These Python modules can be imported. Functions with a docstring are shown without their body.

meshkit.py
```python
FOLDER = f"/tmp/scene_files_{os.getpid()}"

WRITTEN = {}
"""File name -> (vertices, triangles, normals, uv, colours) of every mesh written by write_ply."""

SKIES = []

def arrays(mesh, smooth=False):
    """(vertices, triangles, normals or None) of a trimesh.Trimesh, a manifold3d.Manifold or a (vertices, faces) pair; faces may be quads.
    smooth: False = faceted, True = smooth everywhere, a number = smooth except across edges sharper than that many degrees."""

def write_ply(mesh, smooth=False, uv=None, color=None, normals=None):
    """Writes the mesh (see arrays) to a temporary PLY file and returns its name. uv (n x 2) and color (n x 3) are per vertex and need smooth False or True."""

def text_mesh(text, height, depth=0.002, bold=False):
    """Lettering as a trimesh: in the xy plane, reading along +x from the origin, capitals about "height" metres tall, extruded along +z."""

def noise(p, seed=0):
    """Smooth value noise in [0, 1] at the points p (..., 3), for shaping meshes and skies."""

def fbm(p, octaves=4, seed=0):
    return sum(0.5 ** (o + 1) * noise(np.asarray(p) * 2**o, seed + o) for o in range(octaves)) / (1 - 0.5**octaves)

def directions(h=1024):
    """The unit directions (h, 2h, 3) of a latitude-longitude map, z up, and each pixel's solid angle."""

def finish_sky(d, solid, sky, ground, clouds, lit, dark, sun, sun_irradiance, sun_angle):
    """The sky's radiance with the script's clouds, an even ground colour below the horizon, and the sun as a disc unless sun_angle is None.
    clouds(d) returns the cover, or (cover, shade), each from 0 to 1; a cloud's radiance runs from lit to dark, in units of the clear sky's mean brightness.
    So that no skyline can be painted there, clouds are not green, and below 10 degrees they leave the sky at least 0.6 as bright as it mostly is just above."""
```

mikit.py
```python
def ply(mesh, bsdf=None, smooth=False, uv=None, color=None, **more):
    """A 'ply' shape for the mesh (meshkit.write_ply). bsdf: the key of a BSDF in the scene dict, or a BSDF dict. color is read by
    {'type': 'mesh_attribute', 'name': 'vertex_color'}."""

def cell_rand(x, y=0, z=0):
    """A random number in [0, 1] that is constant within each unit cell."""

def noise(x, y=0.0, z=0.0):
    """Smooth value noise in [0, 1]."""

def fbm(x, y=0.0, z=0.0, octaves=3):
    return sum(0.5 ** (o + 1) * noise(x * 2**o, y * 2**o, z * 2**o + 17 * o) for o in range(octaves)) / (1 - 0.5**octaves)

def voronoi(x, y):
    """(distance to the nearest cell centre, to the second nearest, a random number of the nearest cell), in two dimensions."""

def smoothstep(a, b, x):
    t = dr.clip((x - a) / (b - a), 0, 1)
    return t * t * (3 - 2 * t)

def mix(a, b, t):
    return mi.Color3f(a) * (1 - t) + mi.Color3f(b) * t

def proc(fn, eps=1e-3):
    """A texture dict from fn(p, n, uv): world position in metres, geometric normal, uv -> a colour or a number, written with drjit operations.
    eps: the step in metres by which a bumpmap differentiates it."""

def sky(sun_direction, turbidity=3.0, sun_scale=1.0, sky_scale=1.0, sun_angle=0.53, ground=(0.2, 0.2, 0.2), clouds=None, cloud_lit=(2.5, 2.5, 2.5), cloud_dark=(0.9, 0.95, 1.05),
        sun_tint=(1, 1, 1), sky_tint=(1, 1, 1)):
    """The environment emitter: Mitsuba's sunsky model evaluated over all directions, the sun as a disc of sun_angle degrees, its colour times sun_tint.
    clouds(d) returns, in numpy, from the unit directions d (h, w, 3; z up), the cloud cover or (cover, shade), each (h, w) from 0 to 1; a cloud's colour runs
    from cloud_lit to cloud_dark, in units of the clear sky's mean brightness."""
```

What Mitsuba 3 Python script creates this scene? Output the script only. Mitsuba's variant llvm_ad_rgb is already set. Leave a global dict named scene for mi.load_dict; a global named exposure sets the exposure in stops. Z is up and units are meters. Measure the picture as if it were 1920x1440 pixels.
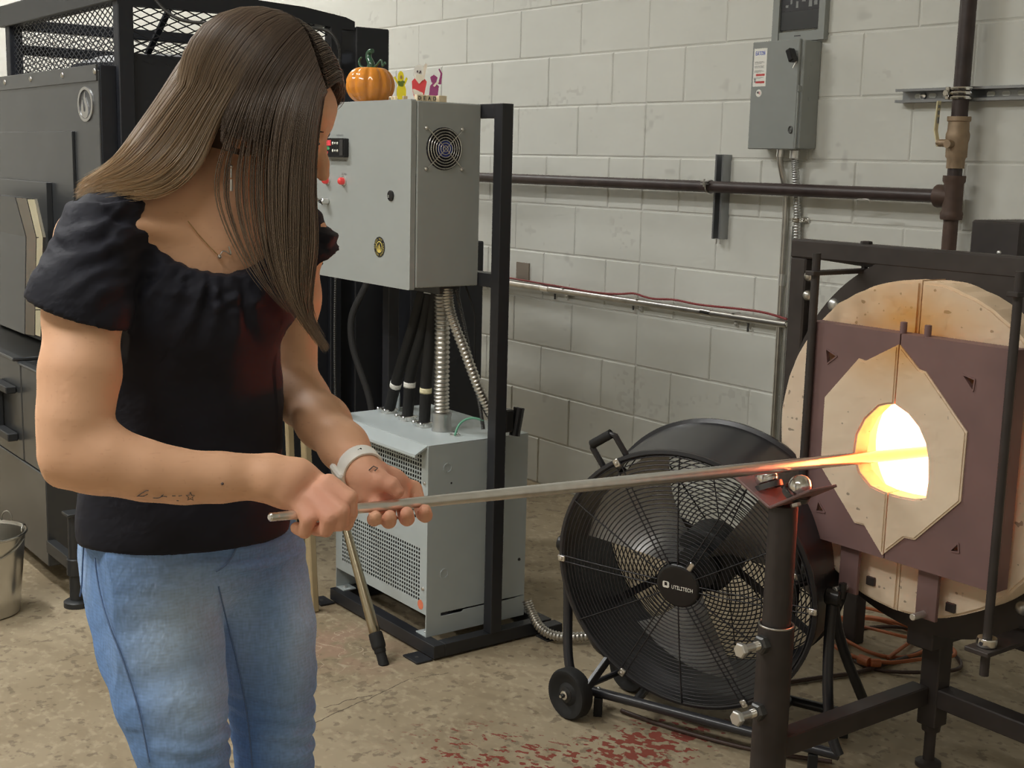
import math
import numpy as np
import trimesh
import shapely.geometry as sg
from shapely.ops import unary_union
import mitsuba as mi
import drjit as dr
import mikit
import meshkit
from mikit import noise, fbm, smoothstep, mix, cell_rand

T = mi.ScalarTransform4f
scene, labels = {}, {}
rng = np.random.default_rng(7)

# ------------------------------------------------------------------ camera, light, exposure
CAM = np.array([3.7596, -3.4180, 1.3906])
FWD = np.array([-0.78958919, 0.58993811, -0.16888441])
UP = np.array([-0.14991693, 0.0814251, 0.98533998])
scene['camera'] = {'type': 'perspective', 'fov': 2 * math.degrees(math.atan(960 / 2421.57)), 'fov_axis': 'x', 'near_clip': 0.05, 'far_clip': 60.0,
                   'to_world': T().look_at(origin=CAM.tolist(), target=(CAM + FWD).tolist(), up=UP.tolist())}
exposure = 0.0
LAMP = (23.5, 23.6, 22.8)          # radiance of the ceiling lights
FIRE = (20.0, 2.5, 1.03)        # radiance of the furnace chamber
LIGHTS = [  # x, y, length along x, width, strength
    (-0.9, -3.0, 1.3, 0.22, 3.3), (-3.2, -1.2, 1.6, 0.30, 1.3), (1.1, -4.5, 1.8, 0.35, 1.65), (2.7, -3.9, 1.2, 0.30, 0.9)]  # all but the first are unseen fill, added for the woman and back left
CEIL = 3.7

# ------------------------------------------------------------------ helpers
def taken(key):
    return key in scene or any(k.startswith(key + '__') for k in scene)

def name(key):
    if not taken(key):
        return key
    n = 1
    while taken('%s_%03d' % (key, n)):
        n += 1
    return '%s_%03d' % (key, n)

def put(key, mesh, mat, smooth=False, label=None, cat=None, group=None, kind=None, uv=None, **kw):
    key = name(key)
    scene[key] = mikit.ply(mesh, mat, smooth, uv=uv, **kw)
    d = {}
    if label: d['label'] = label
    if cat: d['category'] = cat
    if group: d['group'] = group
    if kind: d['kind'] = kind
    if d: labels[key] = d
    return key

def thing(key, label, cat, group=None):
    key = name(key)
    labels[key] = {'label': label, 'category': cat}
    if group: labels[key]['group'] = group
    return key

def struct(key, mesh, mat, smooth=False):
    scene[key] = mikit.ply(mesh, mat, smooth)
    labels[key] = {'kind': 'structure'}
    return key

def bsdf(key, d):
    d = dict(d); d['id'] = key
    scene[key] = d
    return key

def rgb(*c):
    c = c[0] if len(c) == 1 else c
    return {'type': 'rgb', 'value': [float(x) for x in c]}

def prin(key, color, rough=0.5, metal=0.0, spec=0.5, bump=None, bscale=1.0, eps=1e-3, two=True, **kw):
    base = color if isinstance(color, dict) else rgb(color)
    d = {'type': 'principled', 'base_color': base, 'roughness': rough, 'metallic': metal, 'specular': spec, **kw}
    if bump is not None:
        d = {'type': 'bumpmap', 'arbitrary': mikit.proc(bump, eps), 'scale': bscale, 'bsdf': d}
    if two:
        d = {'type': 'twosided', 'bsdf': d}
    return bsdf(key, d)

cat_ = trimesh.util.concatenate

def bx(x0, x1, y0, y1, z0, z1, b=0.0015):
    b = min(b, 0.45 * (x1 - x0), 0.45 * (y1 - y0), 0.45 * (z1 - z0))
    if b <= 0:
        m = trimesh.creation.box((x1 - x0, y1 - y0, z1 - z0)); m.apply_translation(((x0 + x1) / 2, (y0 + y1) / 2, (z0 + z1) / 2)); return m
    pts = []
    for X, sx in ((x0, 1), (x1, -1)):
        for Y, sy in ((y0, 1), (y1, -1)):
            for Z, sz in ((z0, 1), (z1, -1)):
                pts += [(X, Y + sy * b, Z + sz * b), (X + sx * b, Y, Z + sz * b), (X + sx * b, Y + sy * b, Z)]
    return trimesh.convex.convex_hull(np.array(pts))

def unit(v):
    v = np.asarray(v, float); return v / np.linalg.norm(v)

def bar(p0, p1, w, h, up=(0, 0, 1), b=0.0015):
    """A square bar from p0 to p1: w across, h along up."""
    p0, p1 = np.array(p0, float), np.array(p1, float)
    L = np.linalg.norm(p1 - p0); e = (p1 - p0) / L
    s = unit(np.cross(up, e)); u = np.cross(e, s)
    m = bx(-L / 2, L / 2, -w / 2, w / 2, -h / 2, h / 2, b)
    M = np.eye(4); M[:3, 0], M[:3, 1], M[:3, 2], M[:3, 3] = e, s, u, (p0 + p1) / 2
    m.apply_transform(M); return m

def spline(pts, n=40):
    p = np.asarray(pts, float)
    if len(p) < 3:
        t = np.linspace(0, 1, n)[:, None]; return p[0] * (1 - t) + p[-1] * t
    from scipy.interpolate import CubicSpline
    d = np.r_[0, np.cumsum(np.sqrt(np.linalg.norm(np.diff(p, axis=0), axis=1)) + 1e-9)]
    return CubicSpline(d, p, bc_type='natural')(np.linspace(0, d[-1], n))

def frames(p, closed=False):
    t = np.gradient(p, axis=0) if not closed else np.roll(p, -1, 0) - np.roll(p, 1, 0)
    t /= np.linalg.norm(t, axis=1, keepdims=True) + 1e-12
    a = np.cross(t[0], [0, 0, 1.0] if abs(t[0][2]) < 0.9 else [1.0, 0, 0]); a /= np.linalg.norm(a)
    A = [a]
    for i in range(1, len(p)):
        a = A[-1] - t[i] * np.dot(A[-1], t[i]); A.append(a / (np.linalg.norm(a) + 1e-12))
    A = np.array(A)
    return t, A, np.cross(t, A)

def tube(pts, r, n=10, closed=False, caps=True):
    p = np.asarray(pts, float); m = len(p)
    r = np.broadcast_to(np.asarray(r, float), (m,))
    t, A, B = frames(p, closed)
    g = np.arange(n) * 2 * np.pi / n
    v = (p[:, None] + r[:, None, None] * (np.cos(g)[None, :, None] * A[:, None] + np.sin(g)[None, :, None] * B[:, None])).reshape(-1, 3)
    k = m if closed else m - 1
    i, j = np.meshgrid(np.arange(k), np.arange(n), indexing='ij'); i2, j2 = (i + 1) % m, (j + 1) % n
    f = np.concatenate([np.stack([i * n + j, i * n + j2, i2 * n + j2], -1).reshape(-1, 3), np.stack([i * n + j, i2 * n + j2, i2 * n + j], -1).reshape(-1, 3)])
    if caps and not closed:
        v = np.vstack([v, p[0], p[-1]]); c0, c1 = m * n, m * n + 1; q = np.arange(n); q2 = (q + 1) % n
        f = np.vstack([f, np.stack([q2, q, np.full(n, c0)], -1), np.stack([(m - 1) * n + q, (m - 1) * n + q2, np.full(n, c1)], -1)])
    return trimesh.Trimesh(v, f, process=False)

def cyl(p0, p1, r, n=20, bev=0.0):
    p0, p1 = np.array(p0, float), np.array(p1, float); L = np.linalg.norm(p1 - p0); b = min(bev, 0.4 * L, 0.4 * r)
    prof = [(0, 0), (r, 0), (r, L), (0, L)] if b <= 0 else [(0, 0), (r - b, 0), (r, b), (r, L - b), (r - b, L), (0, L)]
    return lathe(prof, p0, p1 - p0, n)

def lathe(prof, o, axis, n=32):
    """A profile of (radius, height) turned about the axis through o."""
    a = unit(axis); u = np.cross(a, [0, 0, 1.0] if abs(a[2]) < 0.9 else [1.0, 0, 0]); u /= np.linalg.norm(u); w = np.cross(a, u)
    prof = np.asarray(prof, float); m = len(prof); g = np.arange(n) * 2 * np.pi / n
    v = (np.asarray(o, float) + prof[:, None, 1:2] * a + prof[:, None, 0:1] * (np.cos(g)[None, :, None] * u + np.sin(g)[None, :, None] * w)).reshape(-1, 3)
    i, j = np.meshgrid(np.arange(m - 1), np.arange(n), indexing='ij'); j2 = (j + 1) % n
    q = [np.stack([i * n + j, i * n + j2, (i + 1) * n + j2], -1).reshape(-1, 3), np.stack([i * n + j, (i + 1) * n + j2, (i + 1) * n + j], -1).reshape(-1, 3)]
    f = np.concatenate(q)
    ar = np.linalg.norm(np.cross(v[f[:, 1]] - v[f[:, 0]], v[f[:, 2]] - v[f[:, 0]]), axis=1)
    return trimesh.Trimesh(v, f[ar > 1e-12], process=False)

def mapto(m, o, ex, ey, ez):
    M = np.eye(4); M[:3, 0], M[:3, 1], M[:3, 2], M[:3, 3] = ex, ey, ez, o
    m = m.copy(); m.apply_transform(M); return m

def slab(shape, o, ex, ey, depth):
    """A flat shapely shape (or points) in the plane o + a ex + b ey, given depth along ex x ey (towards the viewer of that plane)."""
    if not hasattr(shape, 'geoms') and not hasattr(shape, 'exterior'):
        shape = sg.Polygon(shape)
    shape = shape.buffer(0)
    ez = np.cross(ex, ey)
    ms = [trimesh.creation.extrude_polygon(g, depth, engine='earcut') for g in getattr(shape, 'geoms', [shape]) if g.area > 1e-10]
    return mapto(cat_(ms), o, ex, ey, ez)

X, Y, Z = np.eye(3)
def front(shape, y, depth):       # plane facing -y: coordinates (x, z), grows towards -y from y
    return slab(shape, (0, y, 0), X, Z, depth)
def side(shape, x, depth):        # plane facing +x: coordinates (y, z), grows towards +x from x
    return slab(shape, (x, 0, 0), Y, Z, depth)
def circ(cx, cz, r, n=32):
    return sg.Point(cx, cz).buffer(r, n // 4)
def rect(x0, x1, z0, z1, r=0.0):
    b = sg.box(x0, z0, x1, z1)
    return b if r <= 0 else b.buffer(-r).buffer(r, 4)

def text(s, h, o, ex, ey, depth=0.0006, center=False, bold=False, width=None):
    m = meshkit.text_mesh(s, h, depth, bold)
    w = m.bounds[1][0]
    if width: m.apply_scale((width / w, 1, 1)); w = width
    if center: m.apply_translation((-w / 2, -h / 2, 0))
    return mapto(m, o, ex, ey, np.cross(ex, ey))

def hexbolt(o, axis, r=0.009, h=0.006, shank=0.0, rs=None):
    a = unit(axis)
    m = [lathe([(0, 0), (r, 0), (r, h * .8), (r * .85, h), (0, h)], o, a, 6)]
    if shank: m.append(cyl(np.array(o) - a * shank, o, rs or r * .55, 12))
    return cat_(m)

def dome(o, axis, r=0.006, h=0.004, n=14):
    return lathe([(0, 0), (r, 0), (r * .95, h * .4), (r * .7, h * .8), (r * .3, h), (0, h)], o, axis, n)

def conduit(pts, r, pitch=0.0085, amp=0.12, n=12):
    p = spline(pts, 60); L = np.linalg.norm(np.diff(p, axis=0), axis=1).sum()
    k = int(L / pitch); p = spline(pts, k * 5 + 1); ph = np.arange(len(p)) * 2 * np.pi / 5
    return tube(p, r * (1 - amp * .5 + amp * .5 * np.cos(ph)), n)

# ------------------------------------------------------------------ materials
def wall_col(p, n, uv):
    a = fbm(p.x * 1.3, p.y * 1.3 + 3, p.z * 1.7, octaves=3)
    c = mix((0.565, 0.570, 0.530), (0.635, 0.635, 0.590), a)
    s = smoothstep(0.78, 0.95, noise(p.x * 7, p.z * 9 + 4, 1.0) * 0.6 + noise(p.x * 31, p.z * 40, 2.0) * 0.4)
    c = mix(c, (0.42, 0.415, 0.385), s * 0.55)
    sc = smoothstep(0.80, 0.9, noise(p.x * 3.1 + p.z * 2.1, p.z * 9.0 - p.x * 2.0, 8.0)) * smoothstep(0.5, 0.8, noise(p.x * 60, p.z * 70, 5.0))
    return mix(c, (0.40, 0.39, 0.36), sc * 0.35)
def wall_bump(p, n, uv):
    return fbm(p.x * 55, p.y * 55, p.z * 55, octaves=3) * 0.0011 + noise(p.x * 9, p.y * 9, p.z * 9) * 0.002
prin('wall_paint', mikit.proc(wall_col), 0.55, spec=0.35, bump=wall_bump, bscale=1.0, eps=2e-3)
prin('white_paint', (0.74, 0.73, 0.69), 0.7)

CR = np.array([(1.0537, -2.0061, 0.0000), (1.0177, -1.8884, 0.0000), (0.9916, -1.7948, -0.0000), (0.9626, -1.7123, 0.0000), (0.9440, -1.6421, 0.0000), (0.9633, -1.5245, 0.0000)])[:, :2]
CR2 = np.array([(0.9750, -1.9114, 0.0000), (0.9688, -1.8296, 0.0000), (0.9815, -1.7727, -0.0000)])[:, :2]
def seg_dist(x, y, pts):
    d = mi.Float(9.0)
    for (ax, ay), (bx_, by) in zip(pts[:-1], pts[1:]):
        ux, uy = bx_ - ax, by - ay
        t = dr.clip(((x - ax) * ux + (y - ay) * uy) / (ux * ux + uy * uy), 0, 1)
        d = dr.minimum(d, dr.sqrt(dr.square(x - ax - t * ux) + dr.square(y - ay - t * uy)))
    return d
def floor_col(p, n, uv):
    a = fbm(p.x * 1.8, p.y * 1.8, 0.3, octaves=6)
    c = mix((0.245, 0.192, 0.122), (0.365, 0.302, 0.210), smoothstep(0.25, 0.75, a))
    wx_, wy_ = (noise(p.x * 5, p.y * 5, 31.0) - .5) * .25, (noise(p.x * 5, p.y * 5, 47.0) - .5) * .25
    b = fbm((p.x + wx_) * 9, (p.y + wy_) * 15, 2.0, octaves=5)
    c = mix(c, (0.175, 0.130, 0.08), smoothstep(0.42, 0.78, b) * 0.32)
    sp = fbm(p.x * 46 + p.y * 9, p.y * 64, 4.0, octaves=4)
    c = mix(c, (0.46, 0.39, 0.28), smoothstep(0.50, 0.85, sp) * 0.45)
    c = mix(c, (0.12, 0.09, 0.06), smoothstep(0.64, 0.74, fbm(p.x * 46 + 9, p.y * 46, 7.0, octaves=4)) * 0.5)
    # worn red paint
    dx, dy = p.x - 1.60, p.y + 1.40
    m1 = dr.exp(-(dr.square(dx / 0.10) + dr.square(dy / 0.24)))
    ex, ey = p.x - 1.63, p.y + 1.75
    m2 = 0.62 * dr.exp(-(dr.square(ex / 0.35) + dr.square(ey / 0.22)))
    fl = fbm(p.x * 46 + 3 + p.y * 20, p.y * 70 - p.x * 30, 6.0, octaves=5)
    red = smoothstep(0.53, 0.58, fl * 0.95 + dr.maximum(m1, m2) * 0.30 - 0.16)
    c = mix(c, (0.20, 0.034, 0.026), red * smoothstep(0.05, 0.3, dr.maximum(m1, m2)) * 0.92)
    # pinkish old stain and pale scratches beside the transformer
    gx, gy = p.x - 0.62, p.y + 1.68
    m3 = dr.exp(-(dr.square(gx / 0.22) + dr.square(gy / 0.16)))
    c = mix(c, (0.34, 0.20, 0.15), m3 * 0.55 * smoothstep(0.3, 0.6, fbm(p.x * 20, p.y * 20, 8.0)))
    scr = smoothstep(0.47, 0.5, noise(p.x * 30 + p.y * 11, p.y * 26 - p.x * 9, 3.0)) * (1 - smoothstep(0.5, 0.53, noise(p.x * 30 + p.y * 11, p.y * 26 - p.x * 9, 3.0)))
    c = mix(c, (0.62, 0.52, 0.42), scr * m3 * 0.6)
    w = (fbm(p.x * 24, p.y * 24, 1.0) - 0.5) * 0.03
    cr = dr.minimum(seg_dist(p.x + w, p.y - w, CR), seg_dist(p.x - w, p.y + w, CR2))
    return mix(c, (0.08, 0.06, 0.04), (1 - smoothstep(0.0008, 0.0026, cr)) * 0.85)
def floor_bump(p, n, uv):
    return fbm(p.x * 60, p.y * 60, 0.0, octaves=3) * 0.0012
prin('concrete', mikit.proc(floor_col), 0.62, spec=0.35, bump=floor_bump, eps=2e-3)

def speck(lo, hi, f):
    def fn(p, n, uv):
        return mix(lo, hi, fbm(p.x * f, p.y * f, p.z * f, octaves=3))
    return mikit.proc(fn)
prin('black_paint', (0.018, 0.019, 0.023), 0.42, spec=0.5)
prin('black_satin', (0.022, 0.022, 0.026), 0.30, spec=0.5)
prin('warm_black', speck((0.020, 0.016, 0.015), (0.045, 0.036, 0.034), 14), 0.5, spec=0.5)
prin('door_steel', speck((0.135, 0.082, 0.080), (0.215, 0.125, 0.118), 9), 0.55, spec=0.45)
prin('gunmetal', speck((0.065, 0.069, 0.074), (0.095, 0.099, 0.105), 3), 0.30, 0.6, spec=0.5)
prin('gunmetal_dark', (0.035, 0.037, 0.040), 0.45, 0.3)
prin('machine_black', (0.012, 0.014, 0.020), 0.5)
prin('grey_enamel', speck((0.315, 0.335, 0.325), (0.345, 0.365, 0.355), 6), 0.38, spec=0.5)
prin('grey_blue_enamel', speck((0.39, 0.435, 0.445), (0.435, 0.48, 0.485), 8), 0.42, spec=0.5)
prin('disconnect_grey', speck((0.24, 0.255, 0.245), (0.275, 0.29, 0.28), 8), 0.42)
prin('galvanised', speck((0.45, 0.46, 0.46), (0.66, 0.66, 0.64), 25), 0.33, 0.9)
prin('steel', (0.66, 0.65, 0.62), 0.24, 1.0)
prin('bright_steel', (0.80, 0.79, 0.76), 0.15, 1.0)
prin('worn_steel', speck((0.42, 0.40, 0.37), (0.70, 0.68, 0.63), 30), 0.30, 0.95)
prin('zinc', (0.72, 0.72, 0.70), 0.28, 0.85)
prin('dark_metal', (0.10, 0.10, 0.10), 0.4, 0.7)
prin('rubber', (0.018, 0.018, 0.018), 0.7, spec=0.3)
prin('grey_rubber', (0.045, 0.045, 0.047), 0.65, spec=0.3)
prin('black_plastic', (0.012, 0.012, 0.013), 0.3)
prin('white_plastic', (0.78, 0.77, 0.72), 0.45)
prin('cream_plastic', (0.74, 0.68, 0.44), 0.5)
prin('brass', (0.55, 0.36, 0.16), 0.35, 0.9)
prin('brass_dull', speck((0.24, 0.17, 0.11), (0.36, 0.26, 0.17), 40), 0.5, 0.4)
prin('tan_wood', speck((0.30, 0.235, 0.13), (0.42, 0.33, 0.20), 12), 0.45)
prin('bronze_steel', (0.44, 0.38, 0.27), 0.26, 1.0)
prin('iron_pipe', speck((0.020, 0.013, 0.013), (0.050, 0.032, 0.030), 22), 0.42)
prin('iron_fitting', speck((0.055, 0.034, 0.027), (0.11, 0.066, 0.05), 30), 0.55, 0.2)
prin('red_wire', (0.22, 0.03, 0.03), 0.5)
prin('green_wire', (0.13, 0.36, 0.24), 0.45)
prin('orange_cord', (0.42, 0.13, 0.05), 0.5)
prin('dark_cord', (0.06, 0.035, 0.028), 0.5)
prin('brown_paper', (0.21, 0.175, 0.14), 0.7)
prin('print_grey', (0.22, 0.23, 0.23), 0.6)
prin('print_dark', (0.03, 0.03, 0.035), 0.6)
prin('print_blue', (0.06, 0.09, 0.42), 0.5)
prin('print_red', (0.50, 0.06, 0.06), 0.5)
prin('lens_red', (0.80, 0.07, 0.07), 0.25)
prin('sticker_orange', (0.72, 0.20, 0.11), 0.5)
prin('sticker_yellow', (0.70, 0.56, 0.14), 0.4)
prin('aluminium_brush', (0.60, 0.60, 0.60), 0.35, 1.0)
prin('strut_steel', (0.33, 0.34, 0.35), 0.36, 0.85)
prin('blade_grey', (0.36, 0.36, 0.35), 0.35, 0.5)
prin('insulation', speck((0.84, 0.77, 0.54), (0.95, 0.90, 0.70), 12), 0.7)

def refr_col(p, n, uv):
    a = fbm(p.x * 7, p.y * 7, p.z * 7, octaves=4)
    c = mix((0.66, 0.52, 0.39), (0.80, 0.67, 0.51), a)
    pit = smoothstep(0.80, 0.84, fbm(p.x * 70, p.y * 70, p.z * 70, octaves=2))
    c = mix(c, (0.25, 0.20, 0.15), pit * 0.8)
    # ochre tint at the top of the doors, fading outward unevenly
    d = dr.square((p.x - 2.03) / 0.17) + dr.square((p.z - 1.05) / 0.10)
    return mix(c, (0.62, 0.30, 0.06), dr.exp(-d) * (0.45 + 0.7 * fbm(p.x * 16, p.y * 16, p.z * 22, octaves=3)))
def refr_bump(p, n, uv):
    return fbm(p.x * 40, p.y * 40, p.z * 40, octaves=3) * 0.0035
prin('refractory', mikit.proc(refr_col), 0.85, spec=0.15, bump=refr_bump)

# ------------------------------------------------------------------ the room
H8 = 0.2032
struct('floor', bx(-4.2, 5.6, -7.2, 0.1, -0.1, 0.0, 0), 'concrete')
struct('wall_back', bx(-4.2, 5.6, 0.0035, 0.15, 0.0, CEIL, 0), 'wall_paint')
struct('wall_left', bx(-4.3, -4.2, -7.2, 0.15, 0.0, CEIL, 0), 'white_paint')
struct('wall_right', bx(5.6, 5.7, -7.2, 0.15, 0.0, CEIL, 0), 'white_paint')
struct('wall_front', bx(-4.3, 5.7, -7.3, -7.2, 0.0, CEIL, 0), 'white_paint')
struct('ceiling', bx(-4.3, 5.7, -7.3, 0.15, CEIL, CEIL + 0.1, 0), 'white_paint')

def block_mesh(w):
    g, b = 0.0022, 0.0042
    pts = [(x, y, z) for (i, y) in ((b, 0.0), (0.0, 0.0032), (0.0, 0.012)) for x in (g + i, w - g - i) for z in (g + i, H8 - g - i)]
    return trimesh.convex.convex_hull(np.array(pts))
def pebble(m, seed):           # uneven, hand-laid faces
    m = m.copy(); r = np.random.default_rng(seed); v = m.vertices.copy(); v[:, 1] += r.normal(0, 0.0006, len(v)) * (v[:, 1] < 0.006); v[:, [0, 2]] += r.normal(0, 0.0004, (len(v), 2)); m.vertices = v; return m
FULL = [mikit.ply(pebble(block_mesh(2 * H8), s), 'wall_paint') for s in (1, 2, 3, 4)]
HALF = [mikit.ply(pebble(block_mesh(H8), s), 'wall_paint') for s in (5, 6)]
for row in range(11):          # running bond either side of a control joint at x = 0
    odd = row % 2 == 0
    spans = []
    for sgn in (1, -1):
        u = 0.0
        if odd: spans.append((0.0 if sgn > 0 else -H8, H8)); u = H8
        while u < (2.6 if sgn > 0 else 2.2):
            spans.append((u if sgn > 0 else -u - 2 * H8, 2 * H8)); u += 2 * H8
    for (x0, w) in sorted(spans):
        src = (FULL if w > 0.3 else HALF)[int(rng.integers(0, 4 if w > 0.3 else 2))]
        k = name('wall_back__block')
        scene[k] = {**src, 'to_world': T().translate([x0, float(rng.normal(0, 0.0005)), row * H8])}

for (lx, ly, ll, lw, ls), where in zip(LIGHTS, ('before the control cabinet', 'added over the black furnace to brighten the back left', 'added unseen in front of the furnaces as fill', 'added unseen over the woman as fill')):
    t = thing('ceiling_light', 'white linear ceiling light ' + where, 'light', 'ceiling lights')
    put(t + '__housing', bx(lx - ll / 2 - .02, lx + ll / 2 + .02, ly - lw / 2 - .02, ly + lw / 2 + .02, CEIL - 0.20, CEIL - 0.12, 0.004), 'white_paint')
    q = trimesh.Trimesh([[lx - ll / 2, ly - lw / 2, CEIL - 0.202], [lx + ll / 2, ly - lw / 2, CEIL - 0.202], [lx + ll / 2, ly + lw / 2, CEIL - 0.202], [lx - ll / 2, ly + lw / 2, CEIL - 0.202]], [[0, 2, 1], [0, 3, 2]], process=False)
    put(t + '__diffuser', q, 'white_paint', emitter={'type': 'area', 'radiance': rgb([c * ls for c in LAMP])})
    for s in (-1, 1):
        put(t + '__hanger', cyl((lx + s * ll * .4, ly, CEIL - 0.12), (lx + s * ll * .4, ly, CEIL), 0.004, 8), 'steel')

# ------------------------------------------------------------------ pipes and boxes on the wall
GY = -0.070
t = thing('gas_pipe', 'black iron gas pipe running level along the block wall with upright brown riser at right', 'pipe')
put(t + '__level_run', tube([(-1.3, GY, 1.323), (1.395, GY, 1.323)], 0.0205, 20), 'iron_pipe', 50)
put(t + '__riser', cat_([tube([(1.435, GY, 1.46), (1.435, GY, 2.6)], 0.0235, 20), tube([(1.435, GY, 1.36), (1.435, GY, 1.43)], 0.0215, 20)]), 'iron_pipe', 50)
put(t + '__lower_riser', tube([(1.435, GY, 1.29), (1.435, GY, 0.55)], 0.0215, 20), 'iron_fitting', 50)
tee = [lathe([(0.0, 0.255), (.031, .255), (.033, .262), (.033, .275), (.029, .282), (.0285, .36), (.033, .368), (.033, .384), (.0, .384)], (1.435, GY, 1.0), Z, 24),
       lathe([(0, 0), (.026, 0), (.030, .02), (.0345, .04), (.0345, .052), (.024, .060), (.0, .06)], (1.435, GY, 1.323), -X, 24)]
put(t + '__tee', cat_(tee), 'iron_fitting', 40)
v = put(t + '__valve', cat_([lathe([(0, 0), (.026, 0), (.026, .028), (.031, .034), (.031, .075), (.034, .085), (.034, .10), (.031, .108), (.030, .135), (.034, .137), (.034, .150), (.0, .150)], (1.435, GY, 1.405), Z, 24),
                            cyl((1.435, GY, 1.475), (1.435, GY - 0.05, 1.475), 0.012, 14)]), 'brass_dull', 40)
put(v + '__stem', cat_([cyl((1.435, GY - .03, 1.478), (1.398, GY - .03, 1.478), 0.011, 12), hexbolt((1.398, GY - .03, 1.478), -X, .012, .010)]), 'brass_dull', 40)
put(v + '__lever', cat_([bar((1.393, GY - .03, 1.468), (1.379, GY - .03, 1.515), .004, .018, Y), bar((1.379, GY - .03, 1.513), (1.383, GY - .03, 1.60), .004, .019, Y)]), 'cream_plastic')
put(v + '__lever_print', cat_([bx(1.3852, 1.3862, GY - .035, GY - .027, z, z + h_, 0) for z, h_ in ((1.535, .018), (1.560, .012), (1.580, .008))]), 'print_grey')
put(t + '__wire_clip', tube(spline([(1.105, GY - .022, 1.285), (1.105, GY - .026, 1.300), (1.115, GY - .026, 1.303), (1.15, GY - .026, 1.303), (1.155, GY - .022, 1.296)], 24), 0.0025, 8), 'zinc', True)

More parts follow.
